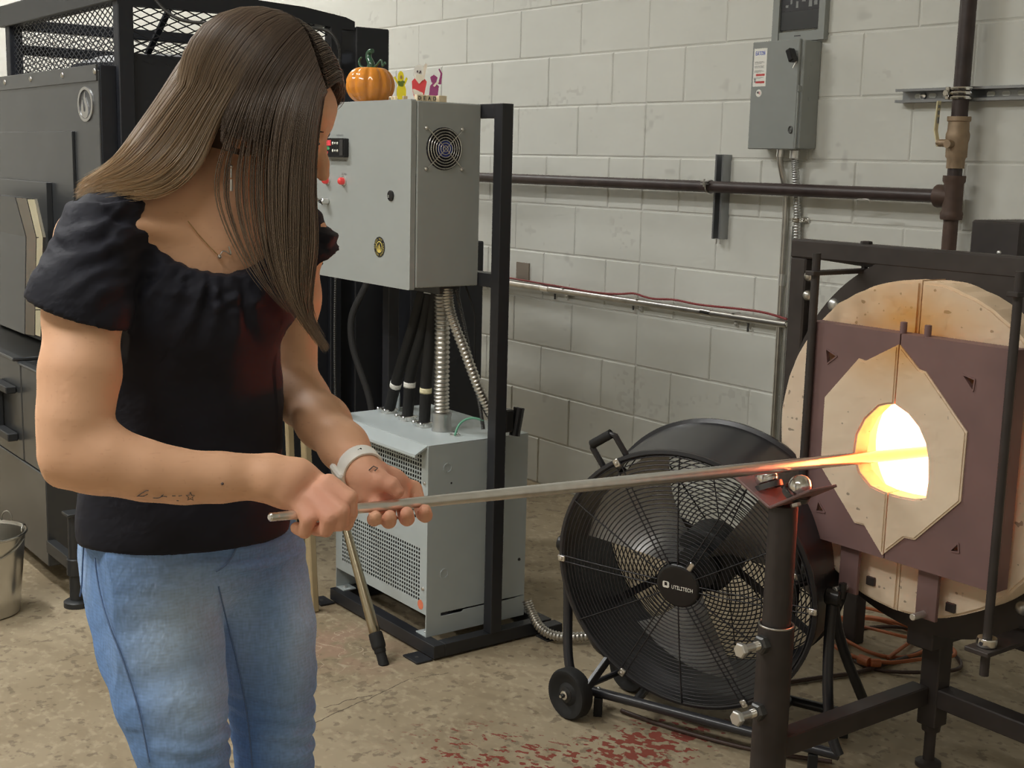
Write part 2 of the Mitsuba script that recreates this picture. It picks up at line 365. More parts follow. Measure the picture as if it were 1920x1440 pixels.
def channel(L):          # strut channel along +x, open to -y: width 41, depth 41
    o = sg.box(-.0205, 0, .0205, .041); i = sg.box(-.018, .0025, .018, .05); lip = sg.box(-.0205, .034, -.0125, .041).union(sg.box(.0125, .034, .0205, .041))
    m = trimesh.creation.extrude_polygon(o.difference(i).union(lip), L, engine='earcut')
    return m
t = thing('strut_channel', 'short upright galvanised strut channel behind the black gas pipe', 'bracket')
put(t + '__channel', mapto(channel(0.300), (0.443, 0, 1.137), X, -Y, Z), 'strut_steel')
put(t + '__pipe_clamp', cat_([tube([(0.443 + .021 * math.cos(a) * 0 - .012, GY + .0235 * math.cos(a), 1.323 + .0235 * math.sin(a)) for a in np.linspace(0, 2 * math.pi, 25)[:-1]], .003, 6, closed=True),
                             bx(.427, .447, GY - .046, GY - .020, 1.330, 1.334), bx(.427, .447, GY - .046, GY - .020, 1.339, 1.343), cyl((.437, GY - .036, 1.322), (.437, GY - .036, 1.35), .0035, 8)]), 'bright_steel', 40)
put(t + '__bolt', cat_([cyl((.436, -.03, 1.12), (.436, -.03, 1.139), .004, 8), cyl((.455, -.03, 1.12), (.455, -.03, 1.139), .004, 8)]), 'zinc')
t = thing('strut_channel', 'long level galvanised strut channel with slots behind the upright gas pipe', 'bracket')
ch = mapto(channel(0.95), (1.18, 0, 1.622), Z, -Y, X)
put(t + '__channel', ch, 'strut_steel')
put(t + '__slot', cat_([slab(rect(x0, x0 + .028, 1.615, 1.629, .0068), (0, -.0033, 0), X, Z, .0006) for x0 in (1.225, 1.275, 1.325, 1.375, 1.475, 1.525, 1.575, 1.625, 1.675)]), 'wall_paint')
put(t + '__pipe_clamp', cat_([tube([(1.435 + .0275 * math.cos(a), GY + .0275 * math.sin(a), zz) for a in np.linspace(0, 2 * math.pi, 29)[:-1]], .005, 6, closed=True) for zz in (1.609, 1.622, 1.635)] +
                            [bx(1.397, 1.410, GY - .025, GY + .03, 1.604, 1.640), hexbolt((1.404, GY - .026, 1.622), -Y, .010, .008), cyl((1.385, GY - .012, 1.622), (1.42, GY - .012, 1.622), .004, 8)]), 'bright_steel', 40)
put(t + '__screw', cat_([dome((x0, -.006, 1.622), -Y, .012, .004) for x0 in (1.255, 1.655)]), 'bright_steel', 40)

t = thing('safety_switch', 'grey metal disconnect switch box on the wall with white label and black lever', 'switch box')
DX0, DX1, DZ0, DZ1, DY = 0.622, 0.846, 1.456, 1.811, -0.090
put(t + '__case', bx(DX0 + .003, DX1 - .002, DY + .006, 0.0, DZ0 + .003, DZ1 - .003, .003), 'disconnect_grey')
put(t + '__cover', cat_([bx(DX0, DX1 - .018, DY - .002, DY + .012, DZ0, DZ1, .003), bx(DX1 - .026, DX1 - .014, DY - .005, DY + .012, DZ0, DZ1, .003)]), 'disconnect_grey')
lab = put(t + '__label', front(rect(.632, .690, 1.664, 1.789), DY - .002, .0008), 'white_plastic')
put(lab + '__print', cat_([text('EATON', .0125, (.638, DY - .0028, 1.767), X, Z, .0004, bold=True, width=.043)]), 'print_blue')
put(lab + '__small_print', cat_([front(rect(.636, .636 + w, z, z + .0012), DY - .0028, .0004) for z, w in ((1.745, .040), (1.742, .046), (1.738, .032), (1.731, .044), (1.728, .040), (1.725, .045), (1.716, .036), (1.713, .044), (1.710, .030), (1.693, .044), (1.6905, .03))] + [front(circ(.641, z, .004, 16), DY - .0028, .0004) for z in (1.688, 1.681)]), 'print_grey')
put(lab + '__warning_print', cat_([front(rect(.645, .684, z, z + .007), DY - .0028, .0004) for z in (1.6985, 1.6745)]), 'print_red')
st = put(t + '__round_sticker', front(circ(.661, 1.642, .0125), DY - .002, .0006), 'white_plastic', label='round white sticker with a small flag')
put(st + '__flag', cat_([front(rect(.661, .668, 1.6375 + k * .0025, 1.6388 + k * .0025), DY - .0026, .0003) for k in range(4)]), 'print_red')
put(st + '__flag_corner', front(rect(.654, .661, 1.641, 1.6475), DY - .0026, .0003), 'print_dark')
lv = put(t + '__lever', bar((.805, DY - .022, 1.778), (.824, DY - .022, 1.738), .022, .028, Y, .004), 'black_plastic')
put(lv + '__pivot', cat_([cyl((.814, DY - .014, 1.757), (.814, DY, 1.757), .009, 12), tube([(.826, DY - .01, 1.739), (.815, DY - .012, 1.718)], .0022, 6)]), 'zinc')
put(t + '__hasp', cat_([bx(.8405, .8445, DY - .013, DY + .002, 1.640, 1.662), bx(.836, .8415, DY - .009, DY - .003, 1.46, 1.64, .001)]), 'disconnect_grey')
put(t + '__catch', cat_([tube([(.812 + .008 * math.cos(a), DY - .005, 1.520 + .011 * math.sin(a)) for a in np.linspace(0, 2 * math.pi, 17)[:-1]], .002, 6, closed=True), dome((.8145, DY - .002, 1.519), -Y, .004, .003)]), 'dark_metal')
put(t + '__knockout', cat_([side(circ(-.045, z, r, 24), DX1 - .0025, .0012) for z, r in ((1.735, .008), (1.69, .012), (1.62, .006))]), 'disconnect_grey')
put(t + '__lock_slot', bx(.842, .8435, DY - .0066, DY - .004, 1.642, 1.656, 0), 'black_plastic')

t = thing('breaker_panel', 'flat grey electrical panel with darker door above the disconnect switch box', 'electrical panel')
put(t + '__trim', front(rect(.640, .866, 1.813, 2.30).difference(rect(.668, .840, 1.812, 2.27)), 0.0, .022), 'disconnect_grey')
put(t + '__door', front(rect(.668, .840, 1.852, 2.27), 0.0, .014), 'gunmetal', label='dark grey door with a printed directory')
put(t + '__directory', front(rect(.674, .834, 1.912, 2.25), -.0142, .0008), 'print_dark', label='dark printed card behind the door')
put(t + '__directory_print', cat_([front(rect(x0, x0 + w, z, z + h_), -.0152, .0004) for x0, z, w, h_ in ((.69, 1.925, .012, .008), (.71, 1.935, .008, .014), (.735, 1.921, .010, .022), (.76, 1.940, .016, .010), (.79, 1.922, .014, .020), (.812, 1.926, .014, .028), (.70, 1.96, .03, .012), (.75, 1.965, .05, .008))]), 'print_grey')
put(t + '__lower_cover', front(rect(.668, .840, 1.813, 1.845), 0.0, .018), 'disconnect_grey')
put(t + '__slot', front(rect(.737, .765, 1.829, 1.832), -.018, .0005), 'print_dark')

t = thing('conduit', 'bare steel conduit running down the wall from the disconnect box beside corrugated conduit', 'conduit')
put(t + '__tube', tube(spline([(.722, -.035, 1.456), (.722, -.035, 1.42), (.734, -.016, 1.33), (.742, -.014, 1.2), (.744, -.014, .9), (.746, -.014, .6), (.746, -.014, .25)], 80), .0105, 14), 'worn_steel', True)
put(t + '__coupling', cyl((.743, -.014, 1.035), (.743, -.014, .995), .0128, 14), 'zinc', 40)
put(t + '__connector', cyl((.722, -.035, 1.456), (.722, -.035, 1.432), .0135, 14), 'bright_steel', 40)
t = thing('conduit', 'second thin steel conduit close beside the first one low on the wall', 'conduit')
put(t + '__tube', tube(spline([(.772, -.012, 1.20), (.772, -.012, .9), (.774, -.012, .25)], 20), .008, 12), 'galvanised', True)
put(t + '__strap', cat_([bx(.760, .784, -.014, 0, 1.0, 1.012), bx(.760, .784, -.014, 0, .55, .562)]), 'zinc')
t = thing('flexible_conduit', 'corrugated steel conduit hanging down the wall under the right of the disconnect box', 'conduit')
put(t + '__hose', conduit([(.793, -.045, 1.45), (.794, -.035, 1.38), (.800, -.022, 1.25), (.808, -.022, 1.10), (.81, -.022, .90)], .0135, .0095, .2, 14), 'galvanised', 60)
put(t + '__strap', cat_([tube([(.8045 + .0155 * math.cos(a), -.022 + .0155 * math.sin(a), z) for a in np.linspace(0, 2 * math.pi, 21)[:-1]], .004, 6, closed=True) for z in (1.219, 1.226)] + [bx(.817, .838, -.008, 0, 1.212, 1.233), dome((.829, -.008, 1.222), -Y, .006, .004)]), 'bright_steel', 40)
put(t + '__connector', cyl((.793, -.045, 1.456), (.793, -.045, 1.425), .0165, 14, .003), 'zinc', 40)

t = thing('conduit', 'long level steel conduit low on the wall with a red wire tied along it', 'conduit')
put(t + '__tube', tube([(-1.25, -.027, .866), (.79, -.027, .866)], .0135, 14), 'worn_steel', True)
put(t + '__coupling', cat_([cyl((x0, -.027, .866), (x0 + .05, -.027, .866), .0152, 14) for x0 in (-.58, .38)]), 'bright_steel', 40)
for x0 in (-.44, .02, .53):
    put(t + '__strap', cat_([bx(x0, x0 + .014, -.042, -.012, .8795, .8815), bx(x0, x0 + .014, -.012, 0, .83, .882), dome((x0 + .007, -.012, .840), -Y, .005, .008)]), 'zinc')
put(t + '__anchor', cat_([cyl((x0, -.016, .848), (x0, -.016, z1), .004, 8) for x0, z1 in ((-.505, .825), (-.01, .832), (.60, .818))]), 'dark_metal')
t2 = put('red_wire', tube(spline([(-1.25, -.03, .885), (-.81, -.03, .889), (-.60, -.033, .886), (-.42, -.03, .883), (-.2, -.03, .881), (-.05, -.028, .892), (.01, -.03, .8985), (.10, -.03, .889), (.22, -.03, .896), (.33, -.03, .892), (.48, -.03, .894), (.60, -.03, .897), (.70, -.03, .895), (.79, -.03, .884)], 110), .0042, 8), 'red_wire', True,
         label='thin red wire lying along the top of the level conduit', cat='wire')
put(t2 + '__tie', cat_([tube([(x0 + .006 * s, -.029, .862 + .014 + .024 * s) for s in (-1, 0, 1)], .0016, 6) for x0 in (-.40, .43)]), 'white_plastic')
put('cardboard_patch', front(rect(-.797, -.706, .884, .961), 0.0, .006), 'brown_paper', label='small brown square patch on the wall just above the level conduit', cat='patch')

# ------------------------------------------------------------------ control cabinet on its stand
t = thing('equipment_stand', 'black square tube stand carrying the grey control cabinet and the transformer', 'stand')
put(t + '__skid', cat_([bx(.268, .872, -1.512, -1.474, .006, .044), bx(.834, .872, -1.474, -1.09, .006, .044), bx(.268, .306, -1.474, -1.09, .006, .044), bx(.306, .834, -1.128, -1.09, .006, .044)]), 'black_paint')
put(t + '__post', bx(.843, .881, -1.322, -1.284, .044, 1.548), 'black_paint')
put(t + '__post', bx(.262, .300, -1.322, -1.284, .044, 1.548), 'black_paint')
put(t + '__crossbar', bx(.300, .843, -1.322, -1.284, 1.510, 1.548), 'black_paint')
put(t + '__crossbar', bx(.300, .843, -1.322, -1.284, 1.046, 1.084), 'black_paint')
for (x0, y0, x1, y1) in ((.793, -1.565, .868, -1.512), (.225, -1.560, .300, -1.512), (.872, -1.150, .93, -1.09)):
    f = put(t + '__foot_plate', bx(x0, x1, y0, y1, 0, .006, .001), 'black_paint')
    put(f + '__bolt_hole', lathe([(0, 0), (.006, 0), (.006, .0006), (0, .0006)], ((x0 + x1) / 2, (y0 + y1) / 2 - .004, .006), Z, 14), 'dark_metal')
put(t + '__end_cap', bx(.885, .925, -1.15, -1.09, .008, .045), 'black_paint')
put(t + '__box_mount', cat_([bx(.845, .879, -1.284, -1.255, .635, .70, .004), tube([(.862, -1.24, .62), (.862, -1.225, .70)], .016, 12)]), 'black_plastic')

t = thing('control_cabinet', 'light grey steel control cabinet on the black stand with round fan guard on its side', 'control cabinet')
CX0, CX1, CY0, CY1, CZ0, CZ1 = .217, .783, -1.530, -1.3225, 1.047, 1.547
put(t + '__body', bx(CX0 + .003, CX1, CY0, CY1, CZ0, CZ1, .003), 'grey_enamel')
put(t + '__door', mapto(trimesh.creation.extrude_polygon(rect(CX0, CX1 - .003, CZ0 - .006, CZ1 + .004, .006), .016, engine='earcut'), (0, CY0 - .002, 0), X, Z, -Y), 'grey_enamel')
DF = CY0 - .018
d = put(t + '__display', cat_([front(rect(.326, .444, 1.394, 1.448, .004), DF, .016)]), 'black_plastic')
put(d + '__bezel', front(rect(.4215, .440, 1.399, 1.444, .001), DF - .016, .002), 'dark_metal')
put(d + '__red_digits', cat_([text('2', .011, (.3365, DF - .0162, 1.4285), X, Z), text('1', .011, (.352, DF - .0162, 1.4285), X, Z)]), 'lens_red', emitter={'type': 'area', 'radiance': rgb(1.1, .05, .10)})
put(d + '__green_digits', text('116', .009, (.336, DF - .0162, 1.4155), X, Z), 'green_wire', emitter={'type': 'area', 'radiance': rgb(.05, .42, .10)})
put(d + '__lower_red_digits', text('27', .008, (.338, DF - .0162, 1.402), X, Z), 'lens_red', emitter={'type': 'area', 'radiance': rgb(.45, .04, .05)})
put(d + '__screen_glow', front(rect(.330, .368, 1.4265, 1.443), DF - .016, .0002), 'print_red', emitter={'type': 'area', 'radiance': rgb(.09, .004, .012)})
for i in range(2):
    for k, r in enumerate((.0045, .0034, .0040)):
        put(d + '__button', dome((.379 + k * .0135, DF - .016, 1.434 - .0215 * i), -Y, r, .002, 14), 'white_plastic', 40)
put(t + '__caption', cat_([text('FURNACE', .0055, (.372, DF, 1.4535), X, Z, .0005, bold=True, width=.04), text('TEMPERATURE', .006, (.340, DF, 1.3815), X, Z, .0005, bold=True, width=.094),
                          text('POWER', .006, (.317 - .014, DF, 1.345), X, Z, .0005, bold=True, width=.03), text('ALARM', .006, (.417 - .014, DF, 1.343), X, Z, .0005, bold=True, width=.028)]), 'print_grey')
for xx, zz in ((.320, 1.326), (.417, 1.326)):
    l = put(t + '__indicator', lathe([(0, 0), (.0105, 0), (.0105, .010), (.008, .014), (.004, .0165), (0, .017)], (xx, DF - .003, zz), -Y, 20), 'lens_red', 40, label='round red indicator lamp', emitter={'type': 'area', 'radiance': rgb(.10, .008, .008)})
    put(l + '__ring', lathe([(.0105, 0), (.0145, 0), (.0145, .003), (.0105, .004)], (xx, DF, zz), -Y, 20), 'zinc', 40)
hd = put(t + '__latch', cat_([cyl((.320, DF, 1.264), (.320, DF - .022, 1.264), .010, 14, .002), bar((.296, DF - .022, 1.269), (.330, DF - .022, 1.262), .007, .009, Z), dome((.297, DF - .027, 1.269), -Y, .006, .004)]), 'bright_steel', 40)
put(hd + '__keyhole', bx(.318, .322, DF - .0285, DF - .027, 1.259, 1.266, 0), 'print_dark')
kn = put(t + '__lock', lathe([(0, 0), (.0145, 0), (.0145, .004), (.011, .006), (0, .006)], (.681, DF, 1.293), -Y, 22), 'black_plastic', 40)
put(kn + '__slot', bx(.6745, .6785, DF - .0068, DF - .006, 1.287, 1.295, 0), 'zinc')
em = put(t + '__emblem', front(circ(.621, 1.1485, .0285, 40), DF, .0012), 'black_plastic', 40, label='round black and gold flame emblem')
ring_txt = []
for k, ch in enumerate('HOT FURNACE HOT GLASS '):
    if ch == ' ': continue
    a = math.pi / 2 - k * 2 * math.pi / 22
    ex = np.array([math.sin(a), 0, -math.cos(a)]); ez = np.array([math.cos(a), 0, math.sin(a)])
    ring_txt.append(text(ch, .0052, np.array([.621, DF - .0012, 1.1485]) + ez * .0205 - ex * .0022, ex, ez, .0004))
put(em + '__lettering', cat_(ring_txt), 'sticker_yellow')
def flame_logo(cx, cz, s, y, depth, ringed=True):
    g = []
    if ringed: g.append(front(circ(cx, cz, .0165 * s, 40).difference(circ(cx, cz, .0140 * s, 40)), y, depth))
    out = [(-.0085, -.007), (-.0075, -.0005), (-.0055, .0035), (-.005, .0005), (-.0035, -.003), (-.003, -.008), (.0015, -.008), (.002, -.003), (-.0005, .002), (-.0015, .006), (.0005, .011), (.001, .006), (.004, .001), (.0065, -.003), (.0075, -.008), (.005, -.0125), (0, -.0142), (-.0055, -.012)]
    g.append(front(sg.Polygon([(cx + a * s, cz + b * s) for a, b in out]).buffer(.0004 * s), y, depth))
    return cat_(g)
put(em + '__flame', flame_logo(.621, 1.1485, 1.0, DF - .0012, .0006), 'sticker_yellow')
FX = CX1
fg = put(t + '__fan_guard', cat_([tube([(FX + .004 + .004 * (1 - (r / .056) ** 2), -1.444 + r * math.cos(a), 1.423 + r * math.sin(a)) for a in np.linspace(0, 2 * math.pi, 49)[:-1]], .0017, 6, closed=True) for r in (.008, .0155, .023, .0305, .038, .0455, .0535)] +
                                [tube([(FX + .008, -1.444 + s * .056, 1.423 + q * .052), (FX + .010, -1.444, 1.423)], .0014, 6) for s in (-1, 1) for q in (-1, 1)]), 'bright_steel', True, label='chrome wire finger guard')
put(t + '__vent_opening', side(circ(-1.444, 1.423, .0575, 48), FX, .0012), 'print_dark', label='dark round vent behind the finger guard')
fb = put(t + '__vent_fan', cat_([lathe([(0, .001), (.026, .001), (.026, .0028), (0, .0032)], (FX, -1.444, 1.423), X, 24)] + [side(sg.Polygon([(-1.444 + r * math.cos(a + r * 9), 1.423 + r * math.sin(a + r * 9)) for r in (.028, .04, .052)] + [(-1.444 + r * math.cos(a + .55 + r * 9), 1.423 + r * math.sin(a + .55 + r * 9)) for r in (.052, .04, .028)]).buffer(0), FX + .0012, .0006) for a in np.arange(7) * 2 * math.pi / 7]), 'rubber')
put(fb + '__hub_label', lathe([(0, 0), (.024, 0), (.024, .0006), (0, .0006)], (FX + .0032, -1.444, 1.423), X, 24), 'print_blue', label='blue and silver hub label')
for s in (-1, 1):
    for q in (-1, 1):
        put(t + '__guard_screw', dome((FX, -1.444 + s * .058, 1.423 + q * .054), X, .006, .007, 14), 'bright_steel', 40)
put(t + '__cable_gland_box', bx(.55, .70, -1.40, -1.325, 1.015, 1.047, .003), 'dark_metal')
put(t + '__gland_clip', bx(.70, .735, -1.452, -1.448, 1.022, 1.026), 'bright_steel')

# ------------------------------------------------------------------ transformer under it
t = thing('transformer', 'grey blue dry type transformer with square hole grilles standing on the black skid', 'transformer')
TX0, TX1, TY0, TY1, TZ0, TZ1 = .272, .801, -1.493, -1.142, .044, .603
put(t + '__side_panel', bx(TX1 - .004, TX1, TY0, TY1, .108, TZ1, .001), 'grey_blue_enamel')
put(t + '__side_panel', bx(TX0, TX0 + .004, TY0, TY1, TZ0, TZ1, .001), 'grey_blue_enamel')
put(t + '__side_skirt', cat_([side(sg.Polygon([(TY0, TZ0), (TY1, TZ0), (TY1, .106), (TY1 + -.03, .106), (TY1 - .035, .1035), (TY0 + .13, .1035), (TY0 + .125, .098), (TY0 + .03, .098), (TY0, .098)]), TX1 - .004, .004)]), 'grey_blue_enamel')
put(t + '__back_panel', bx(TX0, TX1, TY1 - .004, TY1, TZ0, TZ1, .001), 'grey_blue_enamel')
put(t + '__core', bx(TX0 + .03, TX1 - .03, TY0 + .10, TY1 - .03, TZ0 + .01, TZ1 - .04, .01), 'machine_black')
top = put(t + '__top', bx(TX0 - .002, TX1, TY0, TY1, TZ1, TZ1 + .003, .001), 'grey_blue_enamel')
hood = sg.Polygon([(TY0 + .004, TZ1 + .003), (TY0 - .040, TZ1 - .020), (TY0 - .041, TZ1 - .027), (TY0 - .034, TZ1 - .033), (TY0 - .031, TZ1 - .031), (TY0 - .036, TZ1 - .024), (TY0 + .004, TZ1 - .002)])
put(t + '__hood', slab(hood, (TX0 - .002, 0, 0), Y, Z, TX1 - TX0 - .004), 'grey_blue_enamel')
def grille(x0, x1, z0, z1, pitch=.0127, web=.0045):
    nx, nz = int(round((x1 - x0) / pitch)), int(round((z1 - z0) / pitch)); px, pz = (x1 - x0) / nx, (z1 - z0) / nz
    v, f = [], []
    def quadbox(a0, a1, c0, c1, y0, y1):
        b = len(v); v.extend([(a0, y0, c0), (a1, y0, c0), (a1, y0, c1), (a0, y0, c1), (a0, y1, c0), (a1, y1, c0), (a1, y1, c1), (a0, y1, c1)])
        f.extend([(b, b + 1, b + 2), (b, b + 2, b + 3), (b + 4, b + 6, b + 5), (b + 4, b + 7, b + 6), (b, b + 4, b + 5), (b, b + 5, b + 1), (b + 3, b + 2, b + 6), (b + 3, b + 6, b + 7), (b, b + 3, b + 7), (b, b + 7, b + 4), (b + 1, b + 5, b + 6), (b + 1, b + 6, b + 2)])
    for i in range(nx + 1): quadbox(x0 + i * px - web / 2, x0 + i * px + web / 2, z0, z1, TY0, TY0 + .0010)
    for k in range(nz + 1): quadbox(x0, x1, z0 + k * pz - web / 2, z0 + k * pz + web / 2, TY0 + .00005, TY0 + .00105)
    return trimesh.Trimesh(v, f, process=False)
G1, G2 = (.311, .768, .383, .588), (.311, .766, .142, .302)
put(t + '__front_panel', front(rect(TX0, TX1, .110, TZ1).difference(rect(*G1)).difference(rect(*G2)), TY0 + .003, .003), 'grey_blue_enamel')
put(t + '__upper_grille', grille(*G1), 'grey_blue_enamel')
put(t + '__lower_grille', grille(*G2), 'grey_blue_enamel')
for x0 in (TX0, TX1 - .004):
    put(t + '__leg', cat_([bx(x0, x0 + .004, TY0, TY0 + .05, TZ0, .112, .0005), bx(x0 - (.0 if x0 < .5 else .05), x0 + (.05 if x0 < .5 else .004), TY0, TY0 + .045, TZ0, TZ0 + .004, .0005)]), 'grey_blue_enamel')
for xx, zz in ((.785, .495), (.783, .185), (.288, .495), (.288, .24)):
    put(t + '__screw', dome((xx, TY0, zz), -Y, .006, .005), 'bright_steel', 40)
for xx in (.30, .775):
    put(t + '__foot_bolt', hexbolt((xx, TY0 + .018, TZ0 + .004), Z, .008, .006), 'zinc')
for yy, zz in ((-1.427, .535), (-1.433, .225)):
    put(t + '__knockout', side(circ(yy, zz, .0150, 28).difference(circ(yy, zz, .0112, 28)), TX1, .0018), 'grey_blue_enamel')
put(t + '__side_hole', cat_([side(circ(-1.414, .489, .003, 12), TX1, .0004), side(circ(-1.165, .222, .005, 14), TX1, .0004)]), 'print_dark')
put(t + '__orange_sticker', cat_([front(circ(.770, .134, .0145, 24), TY0, .0006)]), 'sticker_orange', label='round orange sticker')
put(t + '__lifting_lug', cat_([slab(rect(0, .055, 0, .07, .02), (.285, -1.285, TZ1), unit((1, -.3, 0)), Z, .004), slab(rect(0, .05, 0, .05, .008), (.375, -1.235, TZ1), unit((1, -.3, 0)), Z, .004)]), 'grey_blue_enamel')
put(t + '__lug_hole', slab(circ(.026, .048, .011, 20), (.285, -1.2855, TZ1), unit((1, -.3, 0)), Z, .0004), 'dark_metal')

# ------------------------------------------------------------------ cables between cabinet and transformer
TT = TZ1 + .003
def clamp(px, py, ang):
    c = []
    for s in (-1, 1):
        c.append(bar((px - .024, py + s * .016, TT + .010), (px + .024, py + s * .016, TT + .010), .006, .010, Z))
        c.append(cyl((px + s * .02, py - .026, TT + .012), (px + s * .02, py + .022, TT + .012), .0032, 8))
        c.append(dome((px + s * .02, py - .026, TT + .012), -Y, .006, .004))
    c.append(lathe([(.019, 0), (.024, 0), (.024, .012), (.019, .012)], (px, py, TT), Z, 20))
    return cat_(c)
W = [((.330, -1.339), 'white_plastic', 'white band'), ((.460, -1.351), 'white_plastic', 'white band'), ((.568, -1.358), 'cream_plastic', 'cream band')]
tops = [(.575, -1.37, 1.02), (.60, -1.36, 1.02), (.622, -1.355, 1.02)]
words = ['leaning furthest to the left', 'in the middle', 'next to the fat steel conduit']
for (p0, bm, bl), tp, wd in zip(W, tops, words):
    t = thing('power_cable', 'thick black cable with a %s on the transformer, %s' % (bl, wd), 'cable')
    p0 = np.array([p0[0], p0[1], TT]); tp = np.array(tp)
    low = p0 + (tp - p0) * np.array([.30, .30, .32]) if p0[0] < .4 else p0 + (tp - p0) * np.array([.16, .2, .36])
    pts = spline([p0, p0 * .45 + low * .55, low, p0 * np.array([.25, .25, .25]) + tp * .75 - [0.012, 0, .03], tp], 60)
    put(t + '__sheath', tube(pts, .0175, 16), 'rubber', True)
    q = pts[16:20] if p0[0] < .4 else pts[17:21]
    put(t + '__band', tube(q, .0185, 16), bm, True, label=bl)
    put(t + '__clamp', clamp(p0[0], p0[1], 0), 'bright_steel', label='chrome clamp at the foot')
t = thing('flexible_conduit', 'fat corrugated steel conduit standing on the transformer top', 'conduit')
c0 = np.array((0.6458, -1.3467, 0.6050)); c1 = np.array([.668, -1.37, 1.03])
put(t + '__hose', conduit([c0 + [0, 0, .05], c0 * .7 + c1 * .3 + [0, 0, .03], c0 * .3 + c1 * .7 + [.004, 0, .02], c1], .0235, .0125, .20, 16), 'worn_steel', 60)
put(t + '__connector', lathe([(0, 0), (.030, 0), (.030, .014), (.0275, .018), (.0275, .045), (.029, .047), (.029, .055), (0, .055)], c0, Z, 24), 'galvanised', 40)
t = thing('flexible_conduit', 'slim corrugated steel conduit slanting from the cabinet down behind the black post', 'conduit')
put(t + '__hose', conduit([(.700, -1.37, 1.03), (.715, -1.37, .97), (.755, -1.345, .86), (.79, -1.31, .74), (.80, -1.27, .66), (.815, -1.265, .60)], .0165, .010, .2, 14), 'worn_steel', 60)
put(t + '__connector', cat_([cyl((.815, -1.265, .615), (.816, -1.265, .565), .018, 16, .003), bx(.802, .832, -1.285, -1.25, .545, .61, .004), dome((.832, -1.268, .565), X, .010, .007)]), 'zinc', 40)
t = thing('armoured_cable', 'thin ribbed steel cable running along the slanting conduit', 'cable')
put(t + '__sheath', conduit([(.715, -1.35, 1.03), (.735, -1.335, .93), (.755, -1.315, .80), (.772, -1.30, .70), (.785, -1.295, .63)], .0065, .005, .25, 8), 'dark_metal', 60)
put('thin_black_wire', tube(spline([(.738, -1.335, 1.045), (.772, -1.325, .96), (.776, -1.325, .87), (.776, -1.315, .78), (.783, -1.29, .68), (.81, -1.262, .635)], 50), .0026, 8), 'rubber', True, label='thin black wire hanging in a curve from the cabinet beside the slanting conduit', cat='wire')
g = put('ground_wire', tube(spline([(0.7349, -1.3595, 0.6100), (.725, -1.335, .640), (.755, -1.315, .660), (.785, -1.295, .655)], 30), .0034, 8), 'green_wire', True, label='short green ground wire on the transformer top', cat='wire')
put(g + '__lug', cat_([lathe([(0, 0), (.015, 0), (.015, .003), (.009, .004), (.009, .010), (0, .010)], (0.7194, -1.3490, 0.6060), Z, 12)]), 'bright_steel', 40)
t = thing('flexible_conduit', 'corrugated steel conduit curving over the floor from the transformer towards the drum fan', 'conduit')
put(t + '__hose', conduit([(.85, -1.17, .11), (.872, -1.165, .075), (.91, -1.165, .045), (.955, -1.14, .026), (1.005, -1.07, .026), (1.03, -1.0, .026)], .0155, .0095, .2, 14), 'worn_steel', 60)
put(t + '__connector', cyl((1.022, -1.03, .026), (1.05, -.945, .026), .0185, 16, .003), 'zinc', 40)

# ------------------------------------------------------------------ ornaments on the cabinet
t = thing('glass_pumpkin', 'orange blown glass pumpkin with a green stem on top of the control cabinet', 'ornament')
pc = np.array([.418, -1.462, CZ1]); R0 = 0.0715
th, ph = np.meshgrid(np.linspace(0, math.pi, 49), np.linspace(0, 2 * math.pi, 121)[:-1], indexing='ij')
rib = 1 - 0.085 * np.abs(np.cos(ph * 5)) ** 6
rr = R0 * np.sin(th) ** .82 * rib
zz = .057 * np.cos(th) * (1 - .22 * np.exp(-(np.sin(th) / .35) ** 2)) + .0555
v = np.stack([pc[0] + rr * np.cos(ph), pc[1] + rr * np.sin(ph), pc[2] + np.maximum(zz, .0)], -1).reshape(-1, 3)
i, j = np.meshgrid(np.arange(48), np.arange(120), indexing='ij'); j2 = (j + 1) % 120
f = np.concatenate([np.stack([i * 120 + j, (i + 1) * 120 + j, (i + 1) * 120 + j2], -1).reshape(-1, 3), np.stack([i * 120 + j, (i + 1) * 120 + j2, i * 120 + j2], -1).reshape(-1, 3)])
bsdf('orange_glass', {'type': 'twosided', 'bsdf': {'type': 'principled', 'base_color': rgb(.70, .25, .025), 'roughness': .08, 'specular': .7, 'clearcoat': 1.0, 'clearcoat_gloss': .95}})
prin('green_glass', (.02, .075, .04), .08, spec=.8, clearcoat=1.0)
put(t + '__body', trimesh.Trimesh(v, f, process=False), 'orange_glass', True)
put(t + '__stem', cat_([tube(spline([pc + (0, 0, .098), pc + (.004, 0, .116), pc + (-.008, .0, .130), pc + (-.010, 0, .146), pc + (.010, .0, .152)], 40), np.linspace(.0125, .007, 40), 12), tube(spline([pc + (0, 0, .100), pc + (.03, .004, .112), pc + (.045, .01, .124), pc + (.052, .01, .108), pc + (.060, .012, .118), pc + (.066, .012, .112)], 40), np.linspace(.004, .0025, 40), 8),
     tube(spline([pc + (0, 0, .100), pc + (-.02, -.02, .108), pc + (-.03, -.02, .125), pc + (-.016, -.02, .134)], 30), np.linspace(.005, .003, 30), 8)]), 'green_glass', True)

